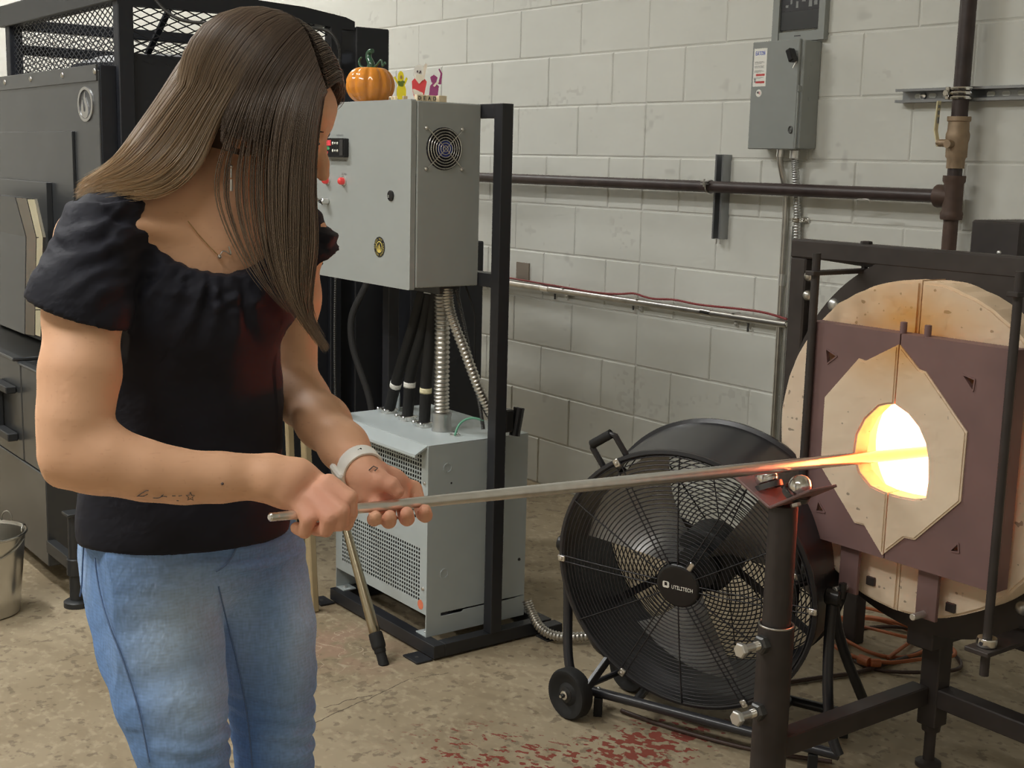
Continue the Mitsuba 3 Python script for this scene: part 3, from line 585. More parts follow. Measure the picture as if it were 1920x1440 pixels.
prin('toy_yellow', (.84, .72, .03), .4); prin('toy_leaf', (.13, .19, .02), .5); prin('toy_red', (.78, .075, .085), .4); prin('toy_cream', (.86, .78, .66), .45); prin('toy_plum', (.36, .07, .22), .4); prin('toy_dark', (.06, .03, .05), .5); prin('letter_wood', (.78, .67, .47), .5); prin('toy_white', (.88, .87, .82), .5)
def figure(o, e, parts, key, label, cat):
    t = thing(key, label, cat)
    for pname, shp, mat, off in parts:
        put(t + '__' + pname, slab(shp, np.array(o) + np.cross(e, Z) * off, e, Z, .005 if off == 0 else .0015), mat)
    return t
FE = unit((.55, .83, 0))     # the row of cut-out figures faces between the two faces of the cabinet
def fo(d): return np.array([.668, -1.515, CZ1]) + FE * d
P_ = lambda *a: sg.Polygon(a)
el = lambda x, z, a, b: __import__('shapely').affinity.scale(sg.Point(x, z).buffer(1, 8), a, b)
figure(fo(.004), FE, [('body', unary_union([el(.0, .026, .013, .026), el(-.002, .066, .0085, .016), P_((-.022, .064), (-.018, .068), (-.002, .046), (-.006, .040)), P_((.013, .067), (.017, .062), (.007, .040), (.002, .046))]), 'toy_yellow', 0),
    ('collar', unary_union([el(-.006, .052, .005, .004), el(.004, .053, .005, .004), el(.0, .046, .006, .005), el(-.005, .046, .004, .003)]), 'toy_leaf', .005), ('face', el(-.001, .066, .003, .005), 'brass', .005)], 'cutout_figure', 'small yellow cut-out figure with a leafy collar on the cabinet', 'figurine')
figure(fo(.052), FE, [('body', unary_union([P_((-.018, .030), (-.020, .056), (-.010, .066), (.012, .066), (.021, .056), (.016, .030), (.010, .0), (-.008, .0))]), 'toy_red', 0),
    ('hair', el(.0, .078, .0155, .022), 'toy_white', 0.005), ('beard', P_((-.009, .074), (.009, .074), (.010, .060), (.0, .049), (-.009, .060)), 'toy_cream', .0065), ('eyes', unary_union([el(-.005, .082, .0018, .003), el(.003, .082, .0018, .003), el(.001, .0785, .002, .0015)]), 'toy_dark', .008),
    ('arms', unary_union([P_((.010, .058), (.014, .062), (.022, .101), (.017, .104), (.012, .098)), P_((-.018, .034), (-.014, .036), (.010, .026), (.012, .021), (-.014, .020))]), 'toy_cream', .006)], 'cutout_figure', 'cut-out figure of a bearded man in red raising one arm on the cabinet', 'figurine')
figure(fo(.094), FE, [('body', unary_union([P_((-.016, .006), (-.012, .045), (-.002, .056), (.012, .045), (.008, .006)), P_((.010, .050), (.016, .078), (.010, .090), (.014, .091), (.021, .078), (.018, .050)), P_((-.008, .054), (-.012, .068), (-.002, .075), (.008, .068), (.004, .054))]), 'toy_plum', 0),
    ('trim', P_((-.004, .046), (.010, .060), (.013, .056), (.0, .042)), 'toy_cream', .005)], 'cutout_figure', 'purple cut-out figure with a curved raised limb on the cabinet', 'figurine')
def letter(ch, o, e, lab):
    t = thing('letter_block', lab, 'letter block', 'wooden letter blocks')
    n = np.cross(e, Z)
    put(t + '__cube', mapto(bx(-.0073, .0073, 0, .0165, -.0073, .0073, .001), o, e, Z, n), 'letter_wood')
    put(t + '__letter', text(ch, .0095, np.array(o) + n * .0073 + Z * .0082, e, Z, .0005, center=True, bold=True), 'print_dark')
for k, ch in enumerate('DEAD'):
    letter(ch, (.768, -1.520 + k * .0158, CZ1), Y, 'wooden block with the %s in the row above the fan guard' % ('first letter D' if k == 0 else 'last letter D' if k == 3 else 'letter ' + ch))
for k in range(1):
    put('wood_strip', bx(.761, .775, -1.4575, -1.432, CZ1, CZ1 + .0175, .001), 'letter_wood', label='plain wooden block at the far end of the letter row', cat='block')
for k, ch in enumerate('PLAY'):
    letter(ch, (.612 + k * .0205, -1.505, CZ1), X, 'wooden block with the letter %s in the row facing the cabinet door side' % ch)

# ------------------------------------------------------------------ the black furnace at the left
t = thing('glass_furnace', 'large black steel glass melting furnace with mesh guards at the left', 'furnace')
FY = -2.0
put(t + '__body', cat_([bx(-1.50, -.345, FY + .012, -1.16, .16, 1.62, .004)]), 'machine_black')
put(t + '__front_plate', bx(-1.55, -.335, FY, FY + .012, .70, 1.645, .002), 'gunmetal')
put(t + '__top_band', bx(-1.55, -.338, FY - .006, FY, 1.612, 1.662, .001), 'gunmetal')
for x0 in (-1.33, -1.01, -.66, -.345):
    put(t + '__bolt', dome((x0, FY - .006, 1.640), -Y, .010, .006, 14), 'steel', 40)
put(t + '__raised_panel', bx(-1.60, -.575, FY - .010, FY, .72, 1.458, .0015), 'gunmetal')
put(t + '__raised_panel', bx(-1.60, -.80, FY - .030, FY - .010, .72, 1.285, .0015), 'gunmetal')
em = put(t + '__emblem', cat_([front(sg.Polygon([(-.455 + .072 * math.cos(a), 1.542 + .055 * math.sin(a)) for a in np.linspace(0, 6.2832, 49)[:-1]]).difference(sg.Polygon([(-.455 + .059 * math.cos(a), 1.542 + .0455 * math.sin(a)) for a in np.linspace(0, 6.2832, 49)[:-1]])), FY, .004)]), 'aluminium_brush', label='oval silver flame emblem')
sx = .059 / .0140
fl_ = flame_logo(0, 0, 3.25, 0, .004, ringed=False); fl_.apply_scale((1.28, 1, 1)); fl_.apply_translation((-.457, FY, 1.5435))
put(em + '__flame', fl_, 'aluminium_brush')
# frame above and beside
put(t + '__corner_post', bx(-.345, -.300, -1.945, -1.895, .16, 1.875, .003), 'machine_black')
put(t + '__corner_post', bx(-.345, -.300, -1.20, -1.155, .16, 1.855, .003), 'machine_black')
put(t + '__corner_post', bx(-1.52, -1.47, -1.945, -1.895, 1.60, 1.875, .003), 'machine_black')
put(t + '__corner_post', bx(-1.52, -1.47, -1.20, -1.155, 1.60, 1.875, .003), 'machine_black')
put(t + '__inner_post', bx(-.95, -.88, -1.23, -1.20, 1.62, 1.875, .003), 'gunmetal_dark')
put(t + '__top_rail', bx(-1.56, -.300, -1.955, -1.895, 1.856, 1.935, .003), 'gunmetal_dark')
rail = [(-1.945, 1.845), (-1.945, 1.90), (-1.60, 1.905), (-1.30, 1.893), (-1.14, 1.872), (-1.105, 1.86), (-1.105, 1.832), (-1.14, 1.832), (-1.30, 1.842), (-1.60, 1.848)]
put(t + '__top_rail', slab(rail, (-.345, 0, 0), Y, Z, .045), 'machine_black')
put(t + '__top_rail', bx(-1.52, -.345, -1.20, -1.155, 1.845, 1.885, .003), 'machine_black')
put(t + '__top_rail', bx(-1.52, -1.47, -1.90, -1.20, 1.845, 1.885, .003), 'machine_black')
put(t + '__mid_rail', bx(-1.52, -.345, -1.20, -1.17, 1.755, 1.792, .003), 'machine_black')
put(t + '__mid_rail', bx(-1.52, -1.49, -1.90, -1.20, 1.755, 1.792, .003), 'machine_black')
put(t + '__brace', bar((-.80, -1.70, 1.66), (-.50, -1.70, 1.86), .012, .02, Y), 'machine_black')
put(t + '__side_panel', bx(-.325, -.318, -1.895, -1.20, .16, 1.700, .001), 'machine_black')
put(t + '__side_strip', bx(-.345, -.330, FY + .006, -1.945, .16, 1.66, .001), 'machine_black')
put(t + '__crown', lathe([(0, 1.735), (.16, 1.733), (.28, 1.72), (.36, 1.69), (.38, 1.60), (.38, 1.55)], (-.80, -1.55, 0), Z, 40), 'machine_black', 40)
put(t + '__chimney_box', bx(-.62, -.45, -1.34, -1.21, 1.60, 1.80, .004), 'machine_black')
def expanded(u0, u1, w0, w1, o, eu, ew, pu=.030, pw=.0125, st=.0026):
    """Expanded metal: slanted strands crossing in diamonds."""
    o, eu, ew = np.array(o, float), np.array(eu, float), np.array(ew, float); nn = np.cross(eu, ew)
    V, F = [], []
    def strand(a, b):
        d = b - a; s = np.array([-d[1], d[0]]); s = s / np.linalg.norm(s) * st / 2; k = len(V)
        for (q, h) in ((a + s, 0), (a - s, 0), (b - s, 0), (b + s, 0), (a + s, .0018), (a - s, .0018), (b - s, .0018), (b + s, .0018)):
            V.append(o + eu * q[0] + ew * q[1] + nn * h)
        F.extend([(k, k + 2, k + 1), (k, k + 3, k + 2), (k + 4, k + 5, k + 6), (k + 4, k + 6, k + 7), (k, k + 1, k + 5), (k, k + 5, k + 4), (k + 2, k + 3, k + 7), (k + 2, k + 7, k + 6)])
    nu, nw = int((u1 - u0) / pu), int((w1 - w0) / pw)
    for i in range(nu):
        for j in range(nw):
            c = np.array([u0 + (i + .5) * pu, w0 + (j + .5) * pw])
            if (i + j) % 2 == 0:
                strand(c + (-pu / 2, -pw / 2), c + (pu / 2, pw / 2))
            else:
                strand(c + (-pu / 2, pw / 2), c + (pu / 2, -pw / 2))
    return trimesh.Trimesh(np.array(V), F, process=False)
put(t + '__mesh_guard', expanded(-1.46, -.345, 1.662, 1.860, (0, -1.93, 0), X, Z, .024, .0115, .0034), 'machine_black', label='black expanded metal mesh guard')
put(t + '__mesh_guard', expanded(-1.895, -1.20, 1.672, 1.852, (-.318, 0, 0), Y, Z, .030, .0125, .0036), 'machine_black', label='black expanded metal mesh guard')
put(t + '__mesh_guard', expanded(-1.895, -1.20, 1.63, 1.85, (-1.505, 0, 0), Y, Z), 'machine_black', label='black expanded metal mesh guard')
put(t + '__rear_cabinet', cat_([bx(-.42, -.30, -1.10, -.965, .05, 1.845, .004), bx(-.42, -.18, -.94, -.62, .05, 1.10, .004)]), 'machine_black')
# front box, shelf and sliding door
put(t + '__front_box', cat_([bx(-1.60, -.36, -2.20, FY, .06, .362, .003), bx(-1.60, -.60, -2.198, FY, .364, .700, .003), bx(-.596, -.40, -2.196, FY, .364, .690, .003)]), 'gunmetal')
put(t + '__shelf', bx(-1.62, -.622, -2.215, FY, .700, .712, .003), 'gunmetal')
put(t + '__shelf', bx(-.615, -.40, -2.204, FY, .690, .699, .003), 'gunmetal')
put(t + '__shelf_knob', bar((-.50, -2.10, .722), (-.43, -2.10, .722), .018, .014, Z, .005), 'machine_black')
put(t + '__pull_handle', cat_([bx(-.835, -.805, -2.235, -2.20, .425, .612, .003), bx(-.805, -.645, -2.235, -2.20, .588, .612, .003), bx(-.805, -.645, -2.235, -2.20, .425, .452, .003)]), 'gunmetal_dark')
door = [(-2.220, 1.244), (-2.192, 1.119), (-2.208, .806), (-2.150, .790), (-2.146, .895), (-2.130, 1.117), (-2.152, 1.240)]
dk = put(t + '__sliding_door', slab(door, (-1.60, 0, 0), Y, Z, 1.10), 'gunmetal', label='thick sliding door with pale insulation in its edge')
put(dk + '__edge_trim', slab([(-2.218, 1.243), (-2.190, 1.119), (-2.206, .807), (-2.178, .800), (-2.172, .90), (-2.161, 1.117), (-2.186, 1.241)], (-.5, 0, 0), Y, Z, .004), 'steel')
put(dk + '__insulation', slab([(-2.182, 1.238), (-2.158, 1.116), (-2.170, .90), (-2.174, .802), (-2.158, .795), (-2.152, .90), (-2.139, 1.116), (-2.161, 1.238)], (-.5, 0, 0), Y, Z, .003), 'insulation')
put(dk + '__edge_strip', slab([(-2.161, 1.239), (-2.138, 1.117), (-2.130, 1.117), (-2.153, 1.240)], (-.5, 0, 0), Y, Z, .006), 'bright_steel')
put(dk + '__joint', cat_([slab(rect(-2.176, -2.152, z, z + .003), (-.5, 0, 0), Y, Z, .0035) for z in (.882, .896, 1.115)]), 'dark_metal')
l = put(t + '__leg', cat_([cyl((-.115, -2.19, .018), (-.115, -2.19, .30), .021, 18), lathe([(0, 0), (.040, 0), (.040, .016), (.030, .022), (.0, .022)], (-.115, -2.19, 0), Z, 24), bx(-.145, -.085, -2.22, -2.16, .292, .302, .002), bar((-.36, -2.19, .13), (-.115, -2.19, .13), .03, .04, Z), cyl((-.115, -2.19, .10), (-.115, -2.19, .155), .028, 18, .003)]), 'gunmetal_dark', 40)
for x0, y0 in ((-1.45, -1.3), (-.45, -1.3), (-1.45, -1.9), (-.45, -1.9)):
    put(t + '__leg', bx(x0, x0 + .06, y0, y0 + .06, 0, .2, .003), 'machine_black')
t = thing('furnace_cable', 'thin armoured grey cable looping over the mesh guard of the black furnace', 'cable')
put(t + '__sheath', conduit([(-.27, -1.86, 1.90), (-.27, -1.815, 1.845), (-.268, -1.755, 1.812), (-.266, -1.67, 1.808), (-.265, -1.55, 1.815), (-.265, -1.40, 1.822), (-.265, -1.27, 1.822), (-.265, -1.215, 1.808), (-.265, -1.188, 1.765), (-.27, -1.186, 1.70), (-.275, -1.19, 1.20), (-.27, -1.20, .80), (-.265, -1.20, .55)], .0062, .006, .22, 8), 'dark_metal', 60)
t = thing('furnace_cable', 'bundle of loose black cables hanging behind the control cabinet', 'cable')
put(t + '__strand', tube(spline([(-.22, -1.08, 1.1), (-.225, -1.10, .95), (-.26, -1.135, .84), (-.25, -1.13, .70), (-.20, -1.10, .55), (-.18, -1.08, .3)], 40), .012, 10), 'grey_rubber', True)
put(t + '__strand', tube(spline([(-.10, -1.02, 1.1), (-.13, -1.05, .95), (-.15, -1.06, .80), (-.12, -1.04, .60), (-.1, -1.02, .3)], 40), .013, 10), 'rubber', True)
put(t + '__strand', tube(spline([(.12, -1.06, 1.1), (.125, -1.06, .95), (.15, -1.06, .80), (.20, -1.06, .62), (.22, -1.05, .45)], 40), .021, 12), 'grey_rubber', True)
put(t + '__strand', tube(spline([(.02, -.95, 1.1), (.03, -.95, .9), (.03, -.95, .5), (.03, -.95, .3)], 30), .03, 12), 'rubber', True)

# ------------------------------------------------------------------ steel bucket
t = thing('bucket', 'stainless steel bucket on the concrete floor in front of the black furnace', 'bucket')
bo = (-.206, -2.444, 0)
put(t + '__body', lathe([(0, .003), (.098, 0), (.104, .004), (.127, .243), (.131, .247), (.134, .252), (.131, .256), (.126, .252), (.124, .245), (.101, .008), (0, .007)], bo, Z, 56), 'steel', 40)
put(t + '__rim', tube([(bo[0] + .1305 * math.cos(a), bo[1] + .1305 * math.sin(a), .252) for a in np.linspace(0, 2 * math.pi, 57)[:-1]], .0042, 8, closed=True), 'bright_steel', True)
hv = unit((.595, .803, 0)); hn = unit((.8, -.6, 0))
put(t + '__bail', tube([np.array(bo) + hv * .131 * math.cos(a) + hn * .131 * math.sin(a) * .93 + Z * (.236 - .055 * math.sin(a)) for a in np.linspace(0, math.pi, 30)], .0028, 8), 'steel', True)
put(t + '__ear', cat_([tube([np.array(bo) + hv * s * .131 + Z * (.262 + .018 * math.sin(a)) + hn * (.016 * math.cos(a)) for a in np.linspace(0, math.pi, 16)], .0028, 8) for s in (-1, 1)] + [tube([np.array(bo) - hn * .128 + hv * (.03 + .016 * math.cos(a)) + Z * (.255 + .03 * math.sin(a)) for a in np.linspace(0, math.pi, 16)], .0022, 8)]), 'steel', True)

# ------------------------------------------------------------------ legs of a tool rest seen behind the hands
t = thing('tool_stand', 'tan metal two legged stand half hidden behind the woman and her hands', 'stand')
put(t + '__leg', bar((.235, -1.615, .0), (.173, -1.615, .85), .022, .022, Y, .003), 'tan_wood')
put(t + '__leg', bar((.325, -1.60, .0), (.245, -1.60, .85), .034, .022, Y, .003), 'tan_wood')
put(t + '__top_bar', bx(.15, .27, -1.63, -1.59, .85, .87, .003), 'tan_wood')
t = thing('tapered_pipe', 'tapered bronze steel pipe with a black rubber tip leaning on the floor below the hands', 'pipe')
a0, a1 = np.array([.596, -1.640, .345]), np.array([.785, -1.640, .045])
a0 = a0 - (a1 - a0) * .35
put(t + '__shaft', tube([a0 + (a1 - a0) * s for s in np.linspace(0, .93, 20)], np.linspace(.0095, .0165, 20), 18), 'bronze_steel', True)
q = a0 + (a1 - a0) * .93; e = unit(a1 - a0)
put(t + '__rubber_tip', lathe([(0, -.004), (.019, -.004), (.020, .004), (.020, .034), (.0185, .040), (.0165, .042), (.0165, .052), (.014, .055), (.0145, .090), (.012, .093), (0, .093)], q, e, 24), 'rubber', 40, label='black rubber tip')

# ------------------------------------------------------------------ drum fan
t = thing('drum_fan', 'black drum fan with wire grille on a wheeled tube frame beside the furnace', 'fan')
RF = 0.325
fc = np.array([1.622, -1.297, .4065]); fn = unit((.369, -.917, -.153))
fa = unit(np.cross(Z, fn)); fb_ = np.cross(fn, fa)          # fa: to the right seen from the front, fb_: up
def fp(r, ang, d=0.0):
    return fc + r * (math.cos(ang) * fa + math.sin(ang) * fb_) + d * fn
DEP = .245
put(t + '__drum', lathe([(RF, -DEP), (RF + .010, -DEP - .004), (RF + .012, -DEP + .006), (RF + .003, -DEP + .012), (RF + .001, -.02), (RF + .010, -.008), (RF + .011, .003), (RF + .003, .006), (RF - .003, .002), (RF - .003, -DEP)], fc, fn, 96), 'black_satin', 40)
rings = []
for k, r in enumerate(np.linspace(.062, RF - .004, 26)):
    m = 40 + int(60 * r / RF)
    dome_ = .016 * (1 - (r / RF) ** 2) + .004
    rings.append(tube([fp(r, a, dome_) for a in np.linspace(0, 2 * math.pi, m + 1)[:-1]], .00155, 5, closed=True))
gs = []
A0 = math.radians(180)
fit0 = 3.131 + math.pi
clip_angles = [3.131 - k * math.pi / 3 for k in range(6)]
for k, ca in enumerate(clip_angles):
    for off in (-.0075, .0075):
        pr = []
        for r in np.linspace(.055, RF + .004, 8):
            p_ = fp(r, ca, .016 * (1 - (r / RF) ** 2) + .0065) + off * (-math.sin(ca) * fa + math.cos(ca) * fb_); pr.append(p_)
        gs.append(tube(pr, .0018, 5))
    ma = ca + math.pi / 6
    gs.append(tube([fp(r, ma, .016 * (1 - (r / RF) ** 2) + .0065) for r in np.linspace(.05, RF + .002, 8)], .0018, 5))
put(t + '__front_grille', cat_(rings + gs), 'black_satin', True, label='black concentric wire front grille')
rings = [tube([fp(r, a, -DEP - .012 * (1 - (r / RF) ** 2)) for a in np.linspace(0, 2 * math.pi, 60)[:-1]], .00155, 4, closed=True) for r in np.linspace(.08, RF - .006, 22)]
rings += [tube([fp(r, ma + .12, -DEP - .004) for r in (.05, RF)], .0018, 4) for ma in np.arange(12) * math.pi / 6]
put(t + '__rear_grille', cat_(rings), 'black_satin', True)
hb = put(t + '__hub_cap', lathe([(0, .002), (.052, .002), (.058, .008), (.058, .018), (.054, .024), (.048, .026), (.0, .024)], fc, fn, 40), 'black_plastic', 40)
hx = unit(fa * math.cos(.02) - fb_ * math.sin(.02) - .0 * fn); hy = np.cross(fn, hx)
put(hb + '__lettering', cat_([text('UTILITECH', .0095, fc + fn * .0252 + hx * -.016 + hy * -.0085, hx, hy, .0006, bold=True, width=.056)]), 'white_plastic', label='white lettering')
put(hb + '__logo_mark', slab(rect(-.0085, .0085, -.0085, .0085, .004).difference(rect(-.0035, .0035, -.003, .006, .0)), fc + fn * .0252 + hx * -.030 + hy * -.001, hx, hy, .0006), 'white_plastic', label='white square mark')
for k, ca in enumerate(clip_angles):
    rx, tx = math.cos(ca) * fa + math.sin(ca) * fb_, -math.sin(ca) * fa + math.cos(ca) * fb_
    put(t + '__clip', cat_([mapto(bx(-.010, .010, -.008, .008, 0, .008, .002), fp(RF + .002, ca, .004), rx, tx, fn), mapto(dome((0, 0, .008), Z, .005, .003), fp(RF + .002, ca, .004), rx, tx, fn)]), 'bright_steel', 40, label='bright steel clip')
put(t + '__hub_clip', mapto(bx(-.012, .012, -.006, .006, 0, .006, .002), fp(.066, clip_angles[2], .020), math.cos(clip_angles[2]) * fa + math.sin(clip_angles[2]) * fb_, -math.sin(clip_angles[2]) * fa + math.cos(clip_angles[2]) * fb_, fn), 'bright_steel')
def blade(k):
    g = []
    for r in np.linspace(.05, .295, 12):
        row = []
        for s in np.linspace(-.5, .5, 10):
            wdt = .62 + .5 * (r - .05) / .245
            a = k * 2 * math.pi / 3 + .55 + s * wdt - (r - .05) * .8
            row.append(fp(r, a, -.115 + s * .085 * (1.15 - r) + .02 * s * s))
        g.append(row)
    g = np.array(g); m, n = g.shape[:2]; v = g.reshape(-1, 3)
    i, j = np.meshgrid(np.arange(m - 1), np.arange(n - 1), indexing='ij'); q = i * n + j
    f = np.concatenate([np.stack([q, q + 1, q + n + 1], -1).reshape(-1, 3), np.stack([q, q + n + 1, q + n], -1).reshape(-1, 3)])
    b = v - fn * .0022
    edge = [r_ for r_ in range(n)] + [i_ * n + n - 1 for i_ in range(1, m)] + [(m - 1) * n + j_ for j_ in range(n - 2, -1, -1)] + [i_ * n for i_ in range(m - 2, 0, -1)]
    E = np.array(edge); E2 = np.roll(E, -1); N = len(v)
    rim = np.concatenate([np.stack([E, E2 + N, E2], -1), np.stack([E, E + N, E2 + N], -1)])
    return trimesh.Trimesh(np.vstack([v, b]), np.vstack([f, f[:, ::-1] + N, rim]), process=False)
for k in range(3):
    put(t + '__blade', blade(k), 'blade_grey', 50)
put(t + '__motor', cat_([lathe([(0, -.22), (.075, -.22), (.082, -.21), (.082, -.13), (.07, -.12), (0, -.12)], fc, fn, 36), lathe([(0, -.12), (.052, -.12), (.055, -.085), (.03, -.075), (0, -.075)], fc, fn, 28)]), 'gunmetal_dark', 40)
put(t + '__motor_bracket', cat_([bar(fp(RF - .01, a, -.20), fp(.07, a, -.20), .02, .006, fn) for a in (math.radians(35), math.radians(145), math.radians(-35), math.radians(215))]), 'black_satin')
# carrying handle at the upper left of the drum
h0, h1 = fp(RF + .008, math.radians(112.5), -.02), fp(RF + .008, math.radians(112.5), -.15)
up_ = math.cos(math.radians(118)) * fa + math.sin(math.radians(118)) * fb_
ha = math.radians(131)
rad_ = math.cos(ha) * fa + math.sin(ha) * fb_
g0, g1 = fp(RF + .004, math.radians(116.5), -.02), fp(RF + .004, math.radians(129.5), -.02)
rad_ = math.cos(math.radians(122)) * fa + math.sin(math.radians(122)) * fb_
put(t + '__carry_handle', cat_([tube(spline([g0, g0 + rad_ * .05, g0 + rad_ * .058 + (g1 - g0) * .25, g1 + rad_ * .052, g1 + rad_ * .0], 50) if False else [g0, g0 + rad_ * .058, g0 + rad_ * .066 + (g1 - g0) * .12, g1 + rad_ * .066 - (g1 - g0) * .05, g1 + rad_ * .058, g1], .0075, 12)]), 'black_satin', True)
put(t + '__handle_grip', tube([g0 + rad_ * .066 + (g1 - g0) * s for s in (.10, .95)], .0115, 14), 'rubber', True)
# tube frame
fwd2 = unit((fn[0], fn[1], 0)); rt2 = np.array([-fwd2[1], fwd2[0], 0])   # rt2: along the fan's width
def fl(a, b, z): return np.array([fc[0], fc[1], 0]) + rt2 * a + fwd2 * b + Z * z
RTB = .0125
fr = [fl(-.345, -.10, .40), fl(-.352, -.085, .26), fl(-.335, -.035, .125), fl(-.318, -.002, .075)]
base_f = fl(0, -.02, .062)
put(t + '__frame', cat_([tube(spline([fl(-.350, -.06, .42), fl(-.346, -.07, .25), fl(-.330, -.05, .13), fl(-.300, -.035, .075), fl(-.255, -.03, .062)], 40), RTB, 12), tube([fl(-.31, -.025, .062), fl(.40, -.025, .062)], RTB, 12),
     tube(spline([fl(-.350, -.06, .42), fl(-.352, -.12, .30), fl(-.345, -.19, .16), fl(-.33, -.24, .085), fl(-.26, -.262, .062)], 40), RTB, 12), tube([fl(-.30, -.262, .062), fl(.40, -.262, .062)], RTB, 12),
     tube(spline([fl(.350, -.06, .42), fl(.352, -.05, .30), fl(.375, -.03, .12), fl(.40, -.025, .062)], 30), RTB, 12), tube(spline([fl(.350, -.06, .42), fl(.362, -.14, .27), fl(.40, -.235, .10), fl(.40, -.262, .062)], 30), RTB, 12),
     tube([fl(-.12, -.025, .062), fl(-.16, -.262, .062)], RTB * .9, 10), tube([fl(.2, -.025, .062), fl(.2, -.262, .062)], RTB * .9, 10)]), 'black_satin', 60)
put(t + '__pivot_knob', cyl(fl(-.335, -.06, .425), fl(-.372, -.06, .425), .022, 16, .004), 'black_plastic', 40)
put(t + '__pivot_knob', cat_([cyl(fl(.335, -.06, .425), fl(.372, -.06, .425), .022, 16, .004), tube([fl(.372, -.06, .425), fl(.372, -.06, .46)], .009, 10)]), 'black_plastic', 40)
wc = np.array((1.3736, -1.4320, 0.0620))
wf = np.array((1.3734, -1.4258, 0.0000)); wc = wf + Z * .0655
wx = unit(fn * np.array([1, 1, 0]))
ax = rt2
def wheel(c, a):
    w = put(t + '__wheel', lathe([(.018, -.016), (.046, -.016), (.052, -.019), (.061, -.019), (.0655, -.012), (.0655, .012), (.061, .019), (.052, .019), (.046, .014), (.030, .010), (.022, .016), (.018, .016)], c, a, 44), 'rubber', 40, label='black rubber wheel')
    put(w + '__hub', cat_([lathe([(0, .0), (.020, .0), (.020, .017), (.010, .021), (.0, .021)], c, a, 24), cyl(c - a * .04, c + a * .03, .006, 10)]), 'black_plastic', 40)
    put(w + '__hub_nut', cat_([lathe([(0, .021), (.0115, .021), (.0115, .024), (.004, .026), (.004, .036), (0, .036)], c, a, 16)]), 'bright_steel', 40, label='bright steel axle cap')
wheel(wc, unit(fwd2 * .96 - rt2 * .28))
wheel(wc - fwd2 * .245 + rt2 * .05, unit(fwd2 * .96 - rt2 * .28))
put(t + '__axle_strut', cat_([bar(wc + Z * .03 + rt2 * .05, fl(-.21, -.04, .15), .012, .022, Z), tube([wc, wc - fwd2 * .245 + rt2 * .05], .008, 10)]), 'black_satin')
for a_, b_ in ((-.225, -.025), (.34, -.025), (.34, -.262)):
    put(t + '__rubber_foot', mapto(bx(-.0135, .0135, -.0135, .0135, 0, .052, .003), fl(a_, b_, 0), rt2, fwd2 * -1, Z) if False else cat_([cyl(fl(a_, b_, 0), fl(a_, b_, .05), .015, 4, .002)]), 'rubber')
put(t + '__frame_bolt', cat_([dome(fl(a_, -.025, .074), Z, .005, .004) for a_ in (-.225, .34)]), 'zinc', 40)

# ------------------------------------------------------------------ reheating furnace (glory hole)
t = thing('reheating_furnace', 'round reheating furnace in a dark square steel frame with glowing opening in its doors', 'furnace')
GX, GZ = 2.050, .787
RD = .373
YF = -.955
put(t + '__drum', lathe([(.41, 0), (.41, .66), (.0, .67)], (GX, YF, GZ), Y, 72), 'warm_black', 40)
put(t + '__flange', mapto(trimesh.creation.extrude_polygon(circ(0, 0, .437, 96).difference(circ(0, 0, .30, 64)), .010, engine='earcut'), (GX, YF + .010, GZ), X, Z, -Y), 'warm_black')
# refractory face: a thick cast disc with a crack at the top
def disc_half(s):
    ang = np.linspace(math.pi / 2, math.pi / 2 + s * math.pi, 90)
    gap = .0012
    r_ = np.random.default_rng(3 if s > 0 else 4)
    jag = 1 + .0035 * np.interp(np.arange(90), np.arange(0, 90, 2), r_.normal(0, 1, 45)) * .7
    out = [(GX + RD * j * math.cos(a), GZ + RD * j * math.sin(a)) for a, j in zip(ang, jag)]
    inn = [(GX + .155 * math.cos(a), GZ - .015 + .155 * math.sin(a)) for a in ang[::-1]]
    return sg.Polygon(out + inn).buffer(0).difference(sg.box(GX - gap, GZ - 1, GX + gap, GZ + 1))
for s in (1, -1):
    shp = disc_half(s)
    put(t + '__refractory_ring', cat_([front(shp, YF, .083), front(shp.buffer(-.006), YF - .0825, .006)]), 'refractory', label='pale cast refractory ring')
put(t + '__chamber', lathe([(.150, .02), (.190, .05), (.205, .10), (.205, .48), (.16, .53), (.0, .55)], (GX, YF - .083, GZ - .015), Y, 48), 'refractory', 40, emitter={'type': 'area', 'radiance': rgb(*FIRE)}, label='white hot chamber')
for g_ in (t + '__chamber',):       # emit towards the inside of the chamber
    m_ = lathe([(.150, .02), (.190, .05), (.205, .10), (.205, .48), (.16, .53), (.0, .55)], (GX, YF - .083, GZ - .015), Y, 48)
    ctr = np.array([GX, YF + .2, GZ - .015]); fnm = np.cross(m_.vertices[m_.faces[:, 1]] - m_.vertices[m_.faces[:, 0]], m_.vertices[m_.faces[:, 2]] - m_.vertices[m_.faces[:, 0]])
    if (fnm * (ctr - m_.vertices[m_.faces[:, 0]])).sum() < 0: m_ = trimesh.Trimesh(m_.vertices, m_.faces[:, ::-1], process=False)
    scene[g_] = mikit.ply(m_, 'refractory', emitter={'type': 'area', 'radiance': rgb(*FIRE)})
